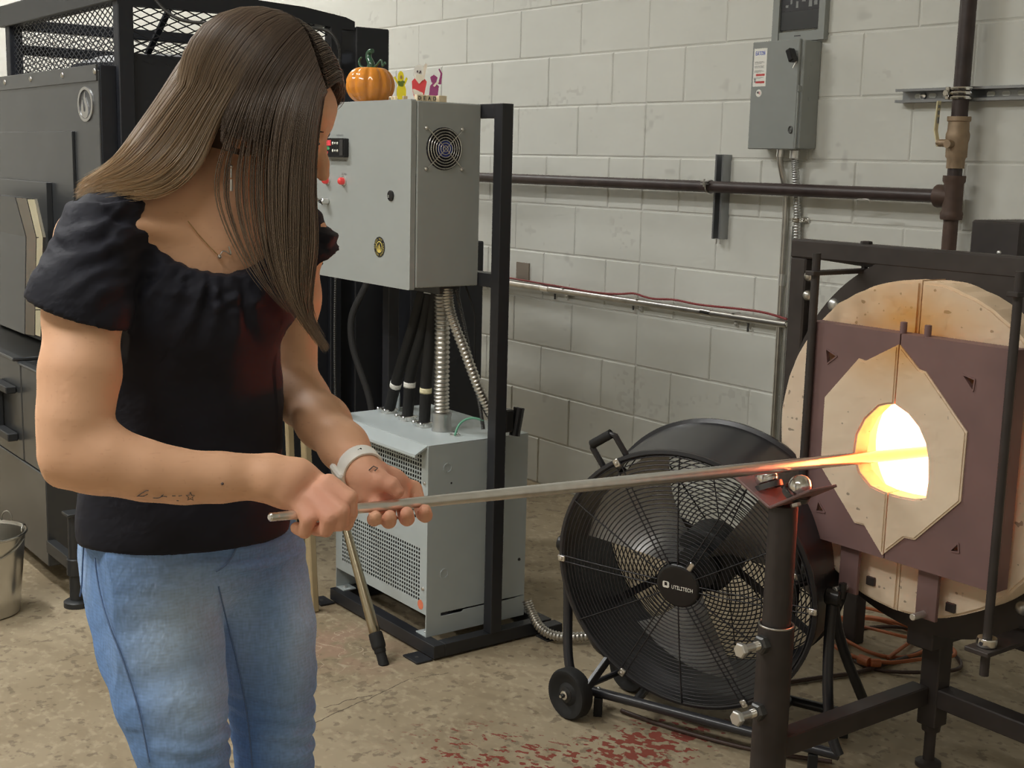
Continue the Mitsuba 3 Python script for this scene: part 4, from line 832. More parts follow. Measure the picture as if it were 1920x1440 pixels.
# doors
YD = -1.100
octo = [(2.049, 1.026), (1.964, .978), (1.945, .981), (1.857, .879), (1.858, .718), (1.965, .608), (1.992, .609), (2.045, .554), (2.099, .607), (2.126, .609), (2.230, .718), (2.231, .866), (2.121, .976), (2.104, .979)]
hole = [(2.050, .895), (2.030, .891), (2.009, .883), (1.976, .849), (1.957, .810), (1.953, .766), (1.971, .727), (2.003, .703), (2.039, .697), (2.082, .696), (2.120, .699), (2.146, .707), (2.149, .746), (2.145, .790), (2.135, .825), (2.115, .856), (2.086, .880)]
octo_p, hole_p = sg.Polygon(octo), sg.Polygon(hole)
tris = [[(1.851, .989), (1.881, .977), (1.857, .958)], [(2.209, .982), (2.237, .976), (2.235, .954)], [(1.857, .633), (1.876, .612), (1.853, .610)], [(2.231, .627), (2.234, .610), (2.215, .608)]]
tri_p = unary_union([sg.Polygon(a) for a in tris])
for s, (x0, x1) in ((-1, (1.795, 2.0475)), (1, (2.0505, 2.325))):
    half = sg.box(x0, .2, x1, 1.4)
    d = put(t + '__door', cat_([front(rect(x0, x1, .546, 1.048).difference(octo_p.buffer(-.004)).difference(tri_p), YD + .008, .008),
                               bx(x0 if s < 0 else x1 - .006, x0 + .006 if s < 0 else x1, YD + .008, YD + .045, .546, 1.048, .001), bx(x0, x1, YD + .008, YD + .045, 1.042, 1.048, .001), bx(x0, x1, YD + .008, YD + .045, .546, .552, .001)]), 'door_steel', label='dark heat stained steel door half')
    body = octo_p.difference(hole_p).intersection(half)
    pan = rect(x0 + .007, x1 - .007, .553, 1.041).difference(hole_p.buffer(.012)).difference(tri_p.buffer(.004)).intersection(half)
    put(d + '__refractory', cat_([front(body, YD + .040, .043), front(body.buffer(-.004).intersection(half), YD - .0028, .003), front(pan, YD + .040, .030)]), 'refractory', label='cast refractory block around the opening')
    for a in tris:
        if (a[0][0] < GX) == (s < 0): put(d + '__slot_rim', slab(sg.Polygon(a).buffer(.0025).difference(sg.Polygon(a).buffer(-.0005)), (0, YD, 0), X, Z, .0025), 'door_steel')
    put(d + '__lift_pin', cyl((GX + s * (.010 if s < 0 else .052), YD + .02, 1.040), (GX + s * (.010 if s < 0 else .052), YD + .02, 1.072), .0075, 14, .001), 'door_steel', 40)
    rx = 1.812 if s < 0 else 2.322
    put(t + '__hinge_rod', cyl((rx, -1.108, .37), (rx, -1.108, 1.205), .0095, 16), 'warm_black', 40)
    hk = put(t + '__shaft_collar', cat_([lathe([(.0095, 0), (.0195, 0), (.021, .002), (.021, .016), (.0195, .018), (.0095, .018)], (rx, -1.108, .434), Z, 24)]), 'bright_steel', 40, label='bright steel shaft collar')
    put(hk + '__set_screw', cyl((rx, -1.1295, .443), (rx, -1.128, .443), .0045, 10), 'print_dark')
    put(t + '__lower_bracket', bar((rx + .0, -1.145, .428), (rx - .004 if s < 0 else rx, -.93, .428), .055, .010, Z), 'warm_black')
    put(t + '__upper_bracket', bar((rx + .0, -1.130, 1.160), (rx, -.93, 1.160), .026, .010, Z), 'warm_black')
    for zz in ((1.137, 1.090) if s < 0 else (1.137,)):
        put(t + '__frame_bolt', dome((1.676 if s < 0 else 2.42, YF - .014, zz), -Y, .013, .012, 16), 'worn_steel', 40)
    # guides hanging under the doors
    hx0 = 1.912 if s < 0 else 2.124
    put(t + '__door_guide', bx(hx0, hx0 + .052, -1.078, -1.068, .432, .552, .001), 'door_steel')
    put(t + '__guide_pin', cyl((hx0 + .022, -1.118, .4435), (hx0 + .022, -1.066, .4435), .0075, 14, .001), 'zinc', 40, label='pale steel pin')
    put(t + '__guide_block', bx(hx0 + .055, hx0 + .078, -1.05, -1.03, .455, .475, .001), 'warm_black')
put(t + '__flange_bolt', cat_([dome((x0, YF, z0), -Y, .016, .010, 18) for x0, z0 in ((1.744, 1.073), (2.303, .480), (2.356, 1.094), (1.744, .50))]), 'galvanised', 40)
# frame
put(t + '__frame_post', bx(1.600, 1.650, -.955, -.905, .16, 1.178, .004), 'warm_black')
put(t + '__frame_post', bx(2.450, 2.500, -.955, -.905, .16, 1.178, .004), 'warm_black')
put(t + '__frame_top', bx(1.600, 2.500, -.957, -.905, 1.177, 1.222, .004), 'warm_black')
put(t + '__frame_top_bolt', cat_([hexbolt((1.808, -.93, 1.222), Z, .014, .007), cyl((1.808, -.93, 1.145), (1.808, -.93, 1.177), .008, 10), hexbolt((1.808, -.93, 1.152), -Z, .014, .010)]), 'warm_black')
put(t + '__frame_gusset', cat_([front(sg.Polygon([(1.65, 1.177), (1.90, 1.177), (1.90, 1.165)]), -.93, .006)]), 'warm_black')
put(t + '__leg', cat_([bx(2.030, 2.080, -.905, -.855, .105, .40, .003)]), 'warm_black')
f = put(t + '__levelling_foot', cat_([cyl((2.055, -.88, .012), (2.055, -.88, .105), .0135, 16), lathe([(0, 0), (.030, 0), (.030, .010), (.018, .016), (0, .016)], (2.055, -.88, 0), Z, 24), lathe([(0, .09), (.021, .09), (.023, .108), (0, .108)], (2.055, -.88, 0), Z, 24)]), 'warm_black', 40)
put(t + '__lower_rail', bx(2.080, 2.80, -.905, -.855, .158, .204, .003), 'warm_black')
put(t + '__lower_rail', bx(1.40, 2.030, -.40, -.355, .158, .204, .003), 'warm_black')
for m_ in (bx(2.75, 2.80, -.905, -.855, 0, .40, .003), bx(2.03, 2.08, -.40, -.35, 0, .42, .003), bx(1.40, 1.45, -.40, -.355, 0, .20, .003)):
    put(t + '__leg', m_, 'warm_black')
put(t + '__support_beam', cat_([bar((2.055, -.93, .335), (2.055, -.38, .335), .05, .05, Z), bx(2.02, 2.09, -.955, -.90, .31, .38, .003)]), 'warm_black')
put(t + '__side_ear', cat_([front(sg.Polygon([(2.33, .46), (2.40, .50), (2.50, .47), (2.50, .44), (2.36, .42)]), -.93, .012), dome((2.41, -.942, .455), -Y, .012, .006)]), 'warm_black')
t = thing('burner_box', 'dark box sitting on top of the furnace frame at the right edge', 'box')
put(t + '__case', bx(1.955, 2.085, -.74, -.55, 1.205, 1.285, .005), 'warm_black')
put(t + '__bracket', bx(1.94, 2.10, -.90, -.55, 1.196, 1.205, .001), 'warm_black')
put(t + '__screw', dome((2.035, -.74, 1.213), -Y, .006, .004), 'zinc', 40)

# ------------------------------------------------------------------ pipe rest in front of it
t = thing('pipe_rest', 'dark steel post with two roller balls carrying the blowpipe before the furnace', 'stand')
YX, YY = 2.030, -1.420
put(t + '__rail', bar((2.035, -.905, .181), (2.035, -1.42, .181), .046, .046, Z, .003), 'warm_black')
put(t + '__sleeve', cat_([lathe([(.031, 0), (.0375, 0), (.0375, .452), (.031, .452)], (YX, YY, 0), Z, 40), lathe([(0, 0), (.06, 0), (.06, .008), (0, .008)], (YX, YY, 0), Z, 30)]), 'warm_black', 40)
put(t + '__sleeve_lip', tube([(YX + .0355 * math.cos(a), YY + .0355 * math.sin(a), .452) for a in np.linspace(0, 2 * math.pi, 41)[:-1]], .0028, 8, closed=True), 'worn_steel', True)
put(t + '__post', cyl((YX, YY, .10), (YX, YY, .712), .0300, 36, .002), 'warm_black', 40)
for zz in (.4165, .2685):
    b = put(t + '__clamp_bolt', cat_([cyl((YX, YY - .030, zz), (YX, YY - .098, zz), .0085, 16), lathe([(0, 0), (.0165, 0), (.0165, .009), (.014, .012), (0, .012)], (YX, YY - .098, zz), -Y, 6)]), 'zinc', 30, label='bright clamp bolt')
    put(b + '__weld_nut', lathe([(0, 0), (.020, 0), (.020, .014), (.016, .018), (.0, .018)], (YX, YY - .034, zz), -Y, 6), 'dark_metal')
    put(b + '__thread', cat_([lathe([(.0085, k * .0022), (.0094, k * .0022 + .0011), (.0085, k * .0022 + .0022)], (YX, YY - .066, zz), Y, 14) for k in range(8)]), 'bright_steel', 40)
vz = .705
wing = 0.105
put(t + '__v_plate', cat_([slab([(-.115, .062), (-.095, .073), (0, .022), (.095, .073), (.115, .062), (.0, -.012)], (YX - .002, YY + .022, vz), X, Z, .006) if False else bar((YX - .002, YY, vz + .004), (YX - .103, YY, vz + .048), .085, .006, Z), bar((YX - .002, YY, vz + .004), (YX + .099, YY, vz + .062), .085, .006, Z)]), 'door_steel')
for s, c in ((-1, (YX - .050, YY, .757)), (1, (YX + .040, YY, .758))):
    a = unit((s * .5, 0, 1.0))
    put(t + '__roller_ball', lathe([(0, -.023), (.012, -.0215), (.020, -.014), (.0235, -.004), (.0235, .004), (.020, .014), (.012, .0215), (0, .023)], c, unit((1, .15, .25)), 28), 'bright_steel', True, label='shiny steel roller ball')
    put(t + '__roller_seat', lathe([(.026, -.012), (.029, -.012), (.029, .0), (.026, .0)], np.array(c) - a * .012, a, 28), 'dark_metal', 40)
put(t + '__v_bolt', cat_([hexbolt((YX + .047, YY - .02, vz + .022), (.5, 0, -1), .011, .008)]), 'worn_steel')

# ------------------------------------------------------------------ the blowpipe she turns
B0, BD = np.array([2.2920, -2.6320, .9310]), unit((-.203, .973, -.109))
s_ = np.array([-.072, -.069, -.02, .15, .35, .7, 1.1, 1.35, 1.6, 2.03])
r_ = np.array([.0048, .0056, .0064, .0077, .0090, .0108, .0127, .0132, .0132, .0132])
sp_ = np.unique(np.r_[np.linspace(-.072, 2.03, 60), s_])
def pipe_col(p, n, uv):
    s = (p.x - float(B0[0])) * float(BD[0]) + (p.y - float(B0[1])) * float(BD[1]) + (p.z - float(B0[2])) * float(BD[2])
    a = fbm(p.x * 60, p.y * 60, p.z * 60, octaves=2)
    c = mix((.74, .72, .69), (.92, .91, .88), a)
    return mix(c, mi.Color3f(.13, .085, .06), smoothstep(1.05, 1.55, s) * .92)
prin('pipe_steel', mikit.proc(pipe_col), 0.24, 0.95)
t = thing('blowpipe', 'long steel glassblowing pipe held by the woman and reaching into the furnace opening', 'blowpipe')
put(t + '__tube', tube([B0 + BD * s for s in sp_], np.interp(sp_, s_, r_), 24), 'pipe_steel', 60)
put(t + '__mouthpiece', lathe([(0, -.0835), (.0035, -.0835), (.0056, -.0815), (.0058, -.074), (.0050, -.069), (.0, -.069)], B0, BD, 20), 'bright_steel', 40)

# ------------------------------------------------------------------ cords on the floor behind
def coil(c, rx, ry, n, z0, seed, turns=1.0):
    r0 = np.random.default_rng(seed); a = np.linspace(0, 2 * math.pi * turns, int(50 * turns))
    w = sum(r0.normal(0, .05) * np.cos(k * a + r0.uniform(0, 6)) for k in (1, 2, 3))
    return [(c[0] + rx * (1 + w[i]) * math.cos(a[i]), c[1] + ry * (1 + w[i]) * math.sin(a[i]), z0 + .006 * math.sin(3 * a[i] + seed)) for i in range(len(a))]
t = thing('extension_cord', 'tangled orange brown power cord coiled on the floor behind the furnace', 'cord')
loops = [coil((1.46, -.30), .16, .13, 0, .012, 1, 2.2) + [(1.60, -.44, .02)], coil((1.50, -.33), .20, .16, 0, .022, 2, 2.1), coil((1.44, -.22), .13, .10, 0, .034, 5, 1.6)]
put(t + '__loop', tube(loops[0], .0055, 8), 'orange_cord', True)
put(t + '__loop', tube(loops[1], .0055, 8), 'orange_cord', True)
put(t + '__loop', tube(loops[2], .0050, 8), 'orange_cord', True)
put(t + '__connector', cat_([tube([(1.5611, -0.5152, 0.0220), (1.5945, -0.5149, 0.0220)], .014, 12), tube([(1.5988, -0.5156, 0.0220), (1.6139, -0.4924, 0.0220)], .012, 12)]), 'orange_cord', 50)
t = thing('extension_cord', 'dark cord lying across the floor from the fan towards the coil', 'cord')
put(t + '__sheath', tube(spline([(1.45, -.98, .008), (1.52, -.86, .008), (1.5690, -0.6884, 0.0080), (1.5984, -0.5881, 0.0080), (1.6055, -0.4561, 0.0080), (1.6051, -0.3080, 0.0080), (1.5596, -0.1416, 0.0080), (1.4686, -0.0819, 0.0100)], 70), .0065, 8), 'dark_cord', True)
put(t + '__loop', tube(coil((1.56, -.34), .18, .17, 0, .010, 9, 1.2), .0055, 8), 'dark_cord', True)
t = thing('extension_cord', 'dark cord on the floor beside the wheel in front of the drum fan', 'cord')
put(t + '__sheath', tube(spline([(1.4263, -1.2975, 0.0070), (1.4846, -1.2857, 0.0070), (1.5763, -1.2611, 0.0070), (1.6721, -1.2263, 0.0070), (1.7734, -1.1797, 0.0070), (1.8661, -1.1173, 0.0070), (1.9240, -1.0706, 0.0070)], 60), .0055, 8), 'dark_cord', True)

# ------------------------------------------------------------------ the woman
class Field:
    """A signed distance grid that parts are blended into."""
    def __init__(self, lo, hi, h):
        self.lo, self.h = np.array(lo, float), h
        self.n = np.ceil((np.array(hi, float) - self.lo) / h).astype(int) + 1
        self.v = np.full(self.n, 0.2, np.float32)
    def box(self, lo, hi, pad):
        a = np.clip(np.floor((np.array(lo) - pad - self.lo) / self.h).astype(int), 0, self.n)
        b = np.clip(np.ceil((np.array(hi) + pad - self.lo) / self.h).astype(int) + 1, 0, self.n)
        g = [self.lo[i] + self.h * np.arange(a[i], b[i]) for i in range(3)]
        p = np.stack(np.meshgrid(*g, indexing='ij'), -1).astype(np.float32)
        return tuple(slice(a[i], b[i]) for i in range(3)), p
    def merge(self, sl, d, k):
        o = self.v[sl]
        h = np.maximum(k - np.abs(o - d), 0) / max(k, 1e-6)
        self.v[sl] = np.minimum(o, d) - h * h * k * .25
    def cone(self, a, b, ra, rb, k=.01):
        a, b = np.array(a, float), np.array(b, float)
        R = max(ra, rb); sl, p = self.box(np.minimum(a, b) - R, np.maximum(a, b) + R, k + 2 * self.h)
        ba = b - a; t = np.clip(((p - a) @ ba) / (ba @ ba), 0, 1)
        self.merge(sl, np.linalg.norm(p - a - t[..., None] * ba, axis=-1) - (ra + (rb - ra) * t), k)
    def chain(self, pts, rs, k=.01, k0=None):
        for i in range(len(pts) - 1):
            self.cone(pts[i], pts[i + 1], rs[i], rs[i + 1], k if (i or k0 is None) else k0)
    def ell_d(self, p, c, ax, r):
        q = (p - np.array(c)) @ np.array(ax, float).T
        r = np.array(r, float); k0 = np.linalg.norm(q / r, axis=-1); k1 = np.linalg.norm(q / r ** 2, axis=-1)
        return k0 * (k0 - 1) / np.maximum(k1, 1e-6)
    def ell(self, c, ax, r, k=.02):
        R = max(r); sl, p = self.box(np.array(c) - R, np.array(c) + R, k + 2 * self.h)
        self.merge(sl, self.ell_d(p, c, ax, r), k)
    def cut(self, c, ax, r, k=.004):
        R = max(r); sl, p = self.box(np.array(c) - R, np.array(c) + R, .01)
        d = -self.ell_d(p, c, ax, r); o = self.v[sl]
        h = np.maximum(k - np.abs(o - d), 0) / k
        self.v[sl] = np.maximum(o, d) + h * h * k * .25
    def cut_cone(self, a, b, ra, rb, k=.003):
        a, b = np.array(a, float), np.array(b, float); R = max(ra, rb)
        sl, p = self.box(np.minimum(a, b) - R, np.maximum(a, b) + R, .01)
        ba = b - a; t = ((p - a) @ ba) / (ba @ ba)
        rad = np.linalg.norm(p - a - t[..., None] * ba, axis=-1) - (ra + (rb - ra) * t)
        L = np.linalg.norm(ba)
        d = -np.maximum(rad, np.maximum(-t, t - 1) * L); o = self.v[sl]
        self.v[sl] = np.maximum(o, d)
    def half(self, o, n):
        """Keep what lies on the side the normal n points away from."""
        g = [self.lo[i] + self.h * np.arange(self.n[i]) for i in range(3)]
        d = (g[0][:, None, None] - o[0]) * n[0] + (g[1][None, :, None] - o[1]) * n[1] + (g[2][None, None, :] - o[2]) * n[2]
        self.v = np.maximum(self.v, d.astype(np.float32))
    def mesh(self):
        V = self.v; V[0], V[-1], V[:, 0], V[:, -1], V[:, :, 0], V[:, :, -1] = (.1,) * 6
        S = V < 0
        nx, ny, nz = V.shape
        cnt = np.zeros((nx - 1, ny - 1, nz - 1), np.int8)
        for a in (0, 1):
            for b in (0, 1):
                for c in (0, 1):
                    cnt += S[a:nx - 1 + a, b:ny - 1 + b, c:nz - 1 + c]
        I = np.argwhere((cnt > 0) & (cnt < 8))
        idx = np.full(cnt.shape, -1, np.int32); idx[tuple(I.T)] = np.arange(len(I))
        C = [(a, b, c) for a in (0, 1) for b in (0, 1) for c in (0, 1)]
        val = np.stack([V[I[:, 0] + a, I[:, 1] + b, I[:, 2] + c] for a, b, c in C], 1)
        acc, num = np.zeros((len(I), 3)), np.zeros(len(I))
        for i in range(8):
            for ax in range(3):
                if C[i][ax] == 0:
                    e = list(C[i]); e[ax] = 1; j = C.index(tuple(e))
                    m = (val[:, i] < 0) != (val[:, j] < 0)
                    t = val[m, i] / (val[m, i] - val[m, j])
                    q = np.tile(np.array(C[i], float), (m.sum(), 1)); q[:, ax] = t
                    acc[m] += q; num[m] += 1
        pos = self.lo + self.h * (I + acc / num[:, None])
        F = []
        for ax in range(3):
            o = [x for x in range(3) if x != ax]
            lo_, hi_ = [slice(None)] * 3, [slice(None)] * 3; lo_[ax], hi_[ax] = slice(0, -1), slice(1, None)
            E = np.argwhere(S[tuple(lo_)] != S[tuple(hi_)])
            E = E[(E[:, o[0]] > 0) & (E[:, o[1]] > 0) & (E[:, o[0]] < self.n[o[0]] - 1) & (E[:, o[1]] < self.n[o[1]] - 1)]
            q = []
            for (da, db) in ((0, 0), (1, 0), (1, 1), (0, 1)):
                w = E.copy(); w[:, o[0]] -= da; w[:, o[1]] -= db; q.append(idx[tuple(w.T)])
            q = np.stack(q, 1); ins = S[tuple(E.T)]
            flip = ins if ax != 1 else ~ins
            q[~flip] = q[~flip][:, ::-1]
            F.append(q)
        q = np.concatenate(F); q = q[(q >= 0).all(1)]
        f = np.vstack([q[:, [0, 1, 2]], q[:, [0, 2, 3]]])
        m = trimesh.Trimesh(pos, f, process=False)
        if m.volume < 0: m = trimesh.Trimesh(pos, f[:, ::-1], process=False)
        return m

def relax(m, times):
    from scipy.sparse import coo_matrix
    v, f = np.array(m.vertices), np.array(m.faces); n = len(v)
    e = np.vstack([f[:, [0, 1]], f[:, [1, 2]], f[:, [2, 0]]]); e = np.vstack([e, e[:, ::-1]])
    A = coo_matrix((np.ones(len(e)), (e[:, 0], e[:, 1])), (n, n)).tocsr(); A.data[:] = 1
    dg = np.maximum(np.asarray(A.sum(1)).ravel(), 1)[:, None]
    for _ in range(times):
        for w in (.5, -.52):
            v = v + w * (A @ v / dg - v)
    m.vertices = v

def normals_of(m):
    v, f = np.array(m.vertices), np.array(m.faces); n = np.zeros_like(v); fn_ = np.cross(v[f[:, 1]] - v[f[:, 0]], v[f[:, 2]] - v[f[:, 0]])
    for k in range(3): np.add.at(n, f[:, k], fn_)
    return n / np.maximum(np.linalg.norm(n, axis=1, keepdims=True), 1e-12)

RT = unit((.59504, .80333, 0)); FH = unit((-.801, .5985, 0))     # to the right of the view and away from it
# head frame: hf forward, hu up, hr towards her right
pit, rol = math.radians(24), math.radians(14)
hf = math.cos(pit) * RT - math.sin(pit) * Z
hu = math.sin(pit) * RT + math.cos(pit) * Z
hr = np.cross(hf, hu)
hu, hr = math.cos(rol) * hu + math.sin(rol) * hr, math.cos(rol) * hr - math.sin(rol) * hu
HC = np.array((2.0203, -2.5743, 1.4561))
HAX = [hf, hu, hr]
def hp(a, b, c): return HC + hf * a + hu * b + hr * c
NB = np.array((2.0087, -2.6574, 1.3087))
SR, SL = np.array((2.0449, -2.8391, 1.2745)), np.array((1.9614, -2.4947, 1.2694))

skin = Field((1.62, -3.06, .74), (2.52, -1.92, 1.66), .0028)
# torso under the shirt
TOR = [((2.0070, -2.6621, 1.2708), (.075, .142, .06)), ((2.0189, -2.6783, 1.1883), (.078, .130, .10)), ((2.0084, -2.6939, 1.0643), (.070, .108, .12)), ((2.0143, -2.7045, 0.9403), (.082, .125, .10))]
for c, r in TOR:
    skin.ell(c, np.eye(3), r, .04)
skin.chain([SR, NB + [-.02, -.03, .02], SL], [.045, .045, .045], .05)
skin.chain([hp(-.030, -.060, 0), NB + [.0, .0, .0]], [.050, .056], .03)
# collarbones
skin.chain([NB + [.045, -.015, -.028], SR + [.035, .05, .02]], [.010, .007], .02)
skin.chain([NB + [.045, .015, -.028], SL + [.035, -.05, .02]], [.010, .007], .02)
# near (right) arm
skin.chain([SR, (2.1072, -2.8748, 1.1847), (2.1362, -2.8901, 1.1137), (2.1507, -2.9034, 1.0588), (2.1532, -2.9124, 1.0156)], [0.0375, 0.0436, 0.0447, 0.0397, 0.0310], .03)
skin.chain([(2.1555, -2.9083, 1.0190), (2.1685, -2.8941, 1.0082), (2.1821, -2.8683, 1.0051), (2.2026, -2.8277, 0.9918), (2.2180, -2.7844, 0.9819), (2.2329, -2.7398, 0.9794), (2.2416, -2.7034, 0.9773)], [0.0330, 0.0330, 0.0344, 0.0319, 0.0281, 0.0263, 0.0230], .03)
skin.cone((2.1445, -2.9224, 0.9915), (2.1502, -2.9198, 1.0034), .017, .022, .02)
# right hand: back of the hand, four fingers over the pipe, thumb behind it
skin.chain([(2.2416, -2.7034, 0.9773), (2.2587, -2.6858, 0.9765), (2.2740, -2.6705, 0.9700)], [0.0251, 0.0258, 0.0236], .02)
skin.chain([(2.2582, -2.6802, 0.9807), (2.2754, -2.6542, 0.9789), (2.2873, -2.6308, 0.9698)], [0.0209, 0.0195, 0.0133], .018)
skin.chain([(2.2633, -2.6866, 0.9698), (2.2754, -2.6736, 0.9585), (2.2822, -2.6609, 0.9476)], [0.0195, 0.0160, 0.0104], .016)
for pts, rr in (([(2.2931, -2.6665, 0.9480), (2.3157, -2.6614, 0.9312), (2.3081, -2.6629, 0.9139), (2.2839, -2.6620, 0.9121)], (14.5, 14.5, 13.5, 12)),
                ([(2.3041, -2.6530, 0.9557), (2.3366, -2.6426, 0.9349), (2.3294, -2.6434, 0.9183), (2.3008, -2.6428, 0.9119)], (14.5, 15, 14, 13)),
                ([(2.3088, -2.6400, 0.9672), (2.3432, -2.6277, 0.9442), (2.3384, -2.6273, 0.9266), (2.3108, -2.6246, 0.9167)], (14.5, 15, 14.5, 13)),
                ([(2.3070, -2.6265, 0.9757), (2.3330, -2.6102, 0.9578), (2.3333, -2.6095, 0.9356), (2.3263, -2.6103, 0.9183)], (14.5, 14.5, 13.5, 11))):
    skin.chain(pts, [r * 1.68 / 2421.6 for r in rr], .002, .009)
skin.chain([(2.2399, -2.6711, 0.9794), (2.2433, -2.6297, 0.9602), (2.2571, -2.6009, 0.9372), (2.2753, -2.5906, 0.9177)], [0.0183, 0.0157, 0.0122, 0.0101], .010)
for q in ((558,940,1.668), (583,930,1.666), (603,913,1.668)):
    pass
# far (left) arm
skin.chain([SL, (1.9426, -2.4882, 1.1727), (1.9409, -2.4951, 1.0971), (1.9575, -2.5048, 1.0451)], [0.0372, 0.0347, 0.0347, 0.0339], .03)
skin.chain([(1.9573, -2.5027, 1.0534), (1.9991, -2.5060, 1.0240), (2.0720, -2.5084, 1.0002), (2.1477, -2.5153, 0.9780), (2.2060, -2.5195, 0.9572)], [0.0330, 0.0363, 0.0352, 0.0303, 0.0242], .03)
# left hand, palm up under the pipe
skin.chain([(2.2060, -2.5195, 0.9572), (2.2171, -2.5094, 0.9404), (2.2224, -2.4939, 0.9224)], [0.0257, 0.0234, 0.0166], .014)
skin.chain([(2.2043, -2.4993, 0.9466), (2.2078, -2.4701, 0.9317), (2.2063, -2.4355, 0.9173)], [0.0228, 0.0191, 0.0115], .012)
skin.chain([(2.2185, -2.5232, 0.9448), (2.2232, -2.5189, 0.9260), (2.2295, -2.5104, 0.9146)], [0.0203, 0.0180, 0.0120], .012)
for pts, rr in (([(2.2375, -2.5134, 0.9199), (2.2657, -2.5317, 0.9015), (2.2814, -2.5435, 0.9055), (2.2946, -2.5488, 0.9139)], (14, 13, 12.5, 11)),
                ([(2.2277, -2.4883, 0.9173), (2.2593, -2.5063, 0.8962), (2.2797, -2.5187, 0.8991), (2.2913, -2.5241, 0.9095)], (14.5, 14, 14, 12)),
                ([(2.2180, -2.4609, 0.9162), (2.2510, -2.4740, 0.8934), (2.2727, -2.4849, 0.8963), (2.2823, -2.4910, 0.9071)], (15, 14.5, 14.5, 12.5)),
                ([(2.2066, -2.4320, 0.9161), (2.2402, -2.4374, 0.8886), (2.2611, -2.4472, 0.8926), (2.2723, -2.4546, 0.9034)], (15, 14, 14, 12))):
    skin.chain(pts, [r * 1.81 / 2421.6 for r in rr], .002, .010)
skin.chain([(2.2273, -2.5180, 0.9514), (2.2442, -2.5116, 0.9481), (2.2565, -2.5016, 0.9433), (2.2637, -2.4946, 0.9340)], [0.0164, 0.0134, 0.0115, 0.0093], .004, .014)
# head
skin.ell(hp(-.012, .022, 0), HAX, (.094, .088, .073), .02)
skin.ell(hp(.030, -.020, 0), HAX, (.066, .075, .060), .02)
skin.ell(hp(.042, -.060, 0), HAX, (.047, .046, .047), .02)
skin.ell(hp(.072, -.098, 0), HAX, (.018, .016, .020), .02)
skin.cone(hp(.060, .030, .02), hp(.060, .030, -.02), .033, .033, .02)
skin.cone(hp(.084, .012, .022), hp(.084, .012, -.022), .008, .008, .012)
skin.chain([hp(.090, -.004, 0), hp(.104, -.034, 0), hp(.111, -.050, 0)], [.0065, .0085, .0095], .008)
for s in (-1, 1):
    skin.cone(hp(.098, -.053, s * .009), hp(.094, -.053, s * .012), .0065, .006, .006)
    skin.ell(hp(.078, -.006, s * .031), HAX, (.013, .011, .014), .006)
    skin.ell(hp(.064, -.034, s * .036), HAX, (.022, .020, .020), .02)
    skin.ell(hp(-.006, -.018, s * .071), [hf, hu, hr], (.017, .029, .009), .008)
skin.cone(hp(.092, -.073, .012), hp(.092, -.073, -.012), .0072, .0072, .006)
skin.cone(hp(.090, -.083, .010), hp(.090, -.083, -.010), .0078, .0078, .006)
SKIN = skin.mesh(); del skin
relax(SKIN, 2)

def skin_col(p, n, uv):
    a = fbm(p.x * 16, p.y * 16, p.z * 16, octaves=3)
    c = mix((.72, .405, .245), (.80, .475, .30), a)
    f = noise(p.x * 240, p.y * 240, p.z * 240)
    c = mix(c, (.60, .30, .19), smoothstep(.78, .95, f) * .25)
    def blob(q, r):
        return dr.exp(-(dr.square(p.x - q[0]) + dr.square(p.y - q[1]) + dr.square(p.z - q[2])) / (r * r))
    pink = dr.maximum(blob((2.3211, -2.6396, 0.9464), .055), blob((2.2461, -2.4933, 0.9199), .075))
    return mix(c, (.66, .29, .215), pink * .75)
def skin_bump(p, n, uv):
    return fbm(p.x * 190, p.y * 190, p.z * 190, octaves=2) * .00035
prin('skin', mikit.proc(skin_col), .56, spec=.34, bump=skin_bump, eps=6e-4, sheen=.25)

# ------------------------------------------------------------------ shirt
sh = Field((1.58, -3.10, .78), (2.40, -1.90, 1.47), .0042)
for c, r in (((2.0067, -2.6636, 1.2670), (.082, .148, .07)), ((2.0217, -2.6795, 1.1886), (.104, .152, .10)), ((2.0633, -2.7042, 1.1565), (.07, .12, .09)), ((2.0089, -2.6939, 1.0800), (.096, .138, .12)), ((2.0106, -2.7001, 1.0024), (.102, .146, .11)), ((2.0176, -2.7045, 0.9251), (.104, .148, .10)), ((2.0279, -2.7076, 0.8600), (.114, .155, .11))):
    sh.ell(c, np.eye(3), r, .035)
sh.chain([SR + [0, .01, .004], NB + [-.03, -.03, .004], SL + [0, -.01, .0]], [.052, .050, .050], .03)
# flared cap sleeves, hollow at the hem
sh.chain([(2.0420, -2.8141, 1.2867), (2.0731, -2.8509, 1.2500), (2.1023, -2.8783, 1.1947), (2.1122, -2.8880, 1.1447)], [0.0497, 0.0537, 0.0621, 0.0651], .02)
sh.chain([(1.9579, -2.4983, 1.2734), (1.9593, -2.4800, 1.2420), (1.9495, -2.4694, 1.2061)], [0.0496, 0.0496, 0.0463], .03)
a_, b_ = np.array((2.0969, -2.8773, 1.1941)), np.array((2.0739, -2.8497, 1.2500)); axr = unit(a_ - b_)
NR = unit(np.array([axr[0], axr[1], axr[2]]) + np.array((-.0, .10, -.30)) * 0)
def trim_sleeve(field, o, n, c, R):
    """Cuts the sleeve square at its hem: removes what lies beyond the plane within R of c."""
    sl, p = field.box(np.array(c) - R, np.array(c) + R, 0)
    d = (p - np.array(o)) @ n
    inside = np.linalg.norm(p - np.array(c), axis=-1) - R
    field.v[sl] = np.where((inside < 0), np.maximum(field.v[sl], d.astype(np.float32)), field.v[sl])
nr = unit(np.cross(np.array((2.1220, -2.8269, 1.1637)) - np.array((2.0314, -2.9194, 1.2054)), FH)); nr = nr if nr[2] < 0 else -nr
nr = unit(nr - .04 * FH)
ho = np.array((2.0954, -2.8811, 1.1879))
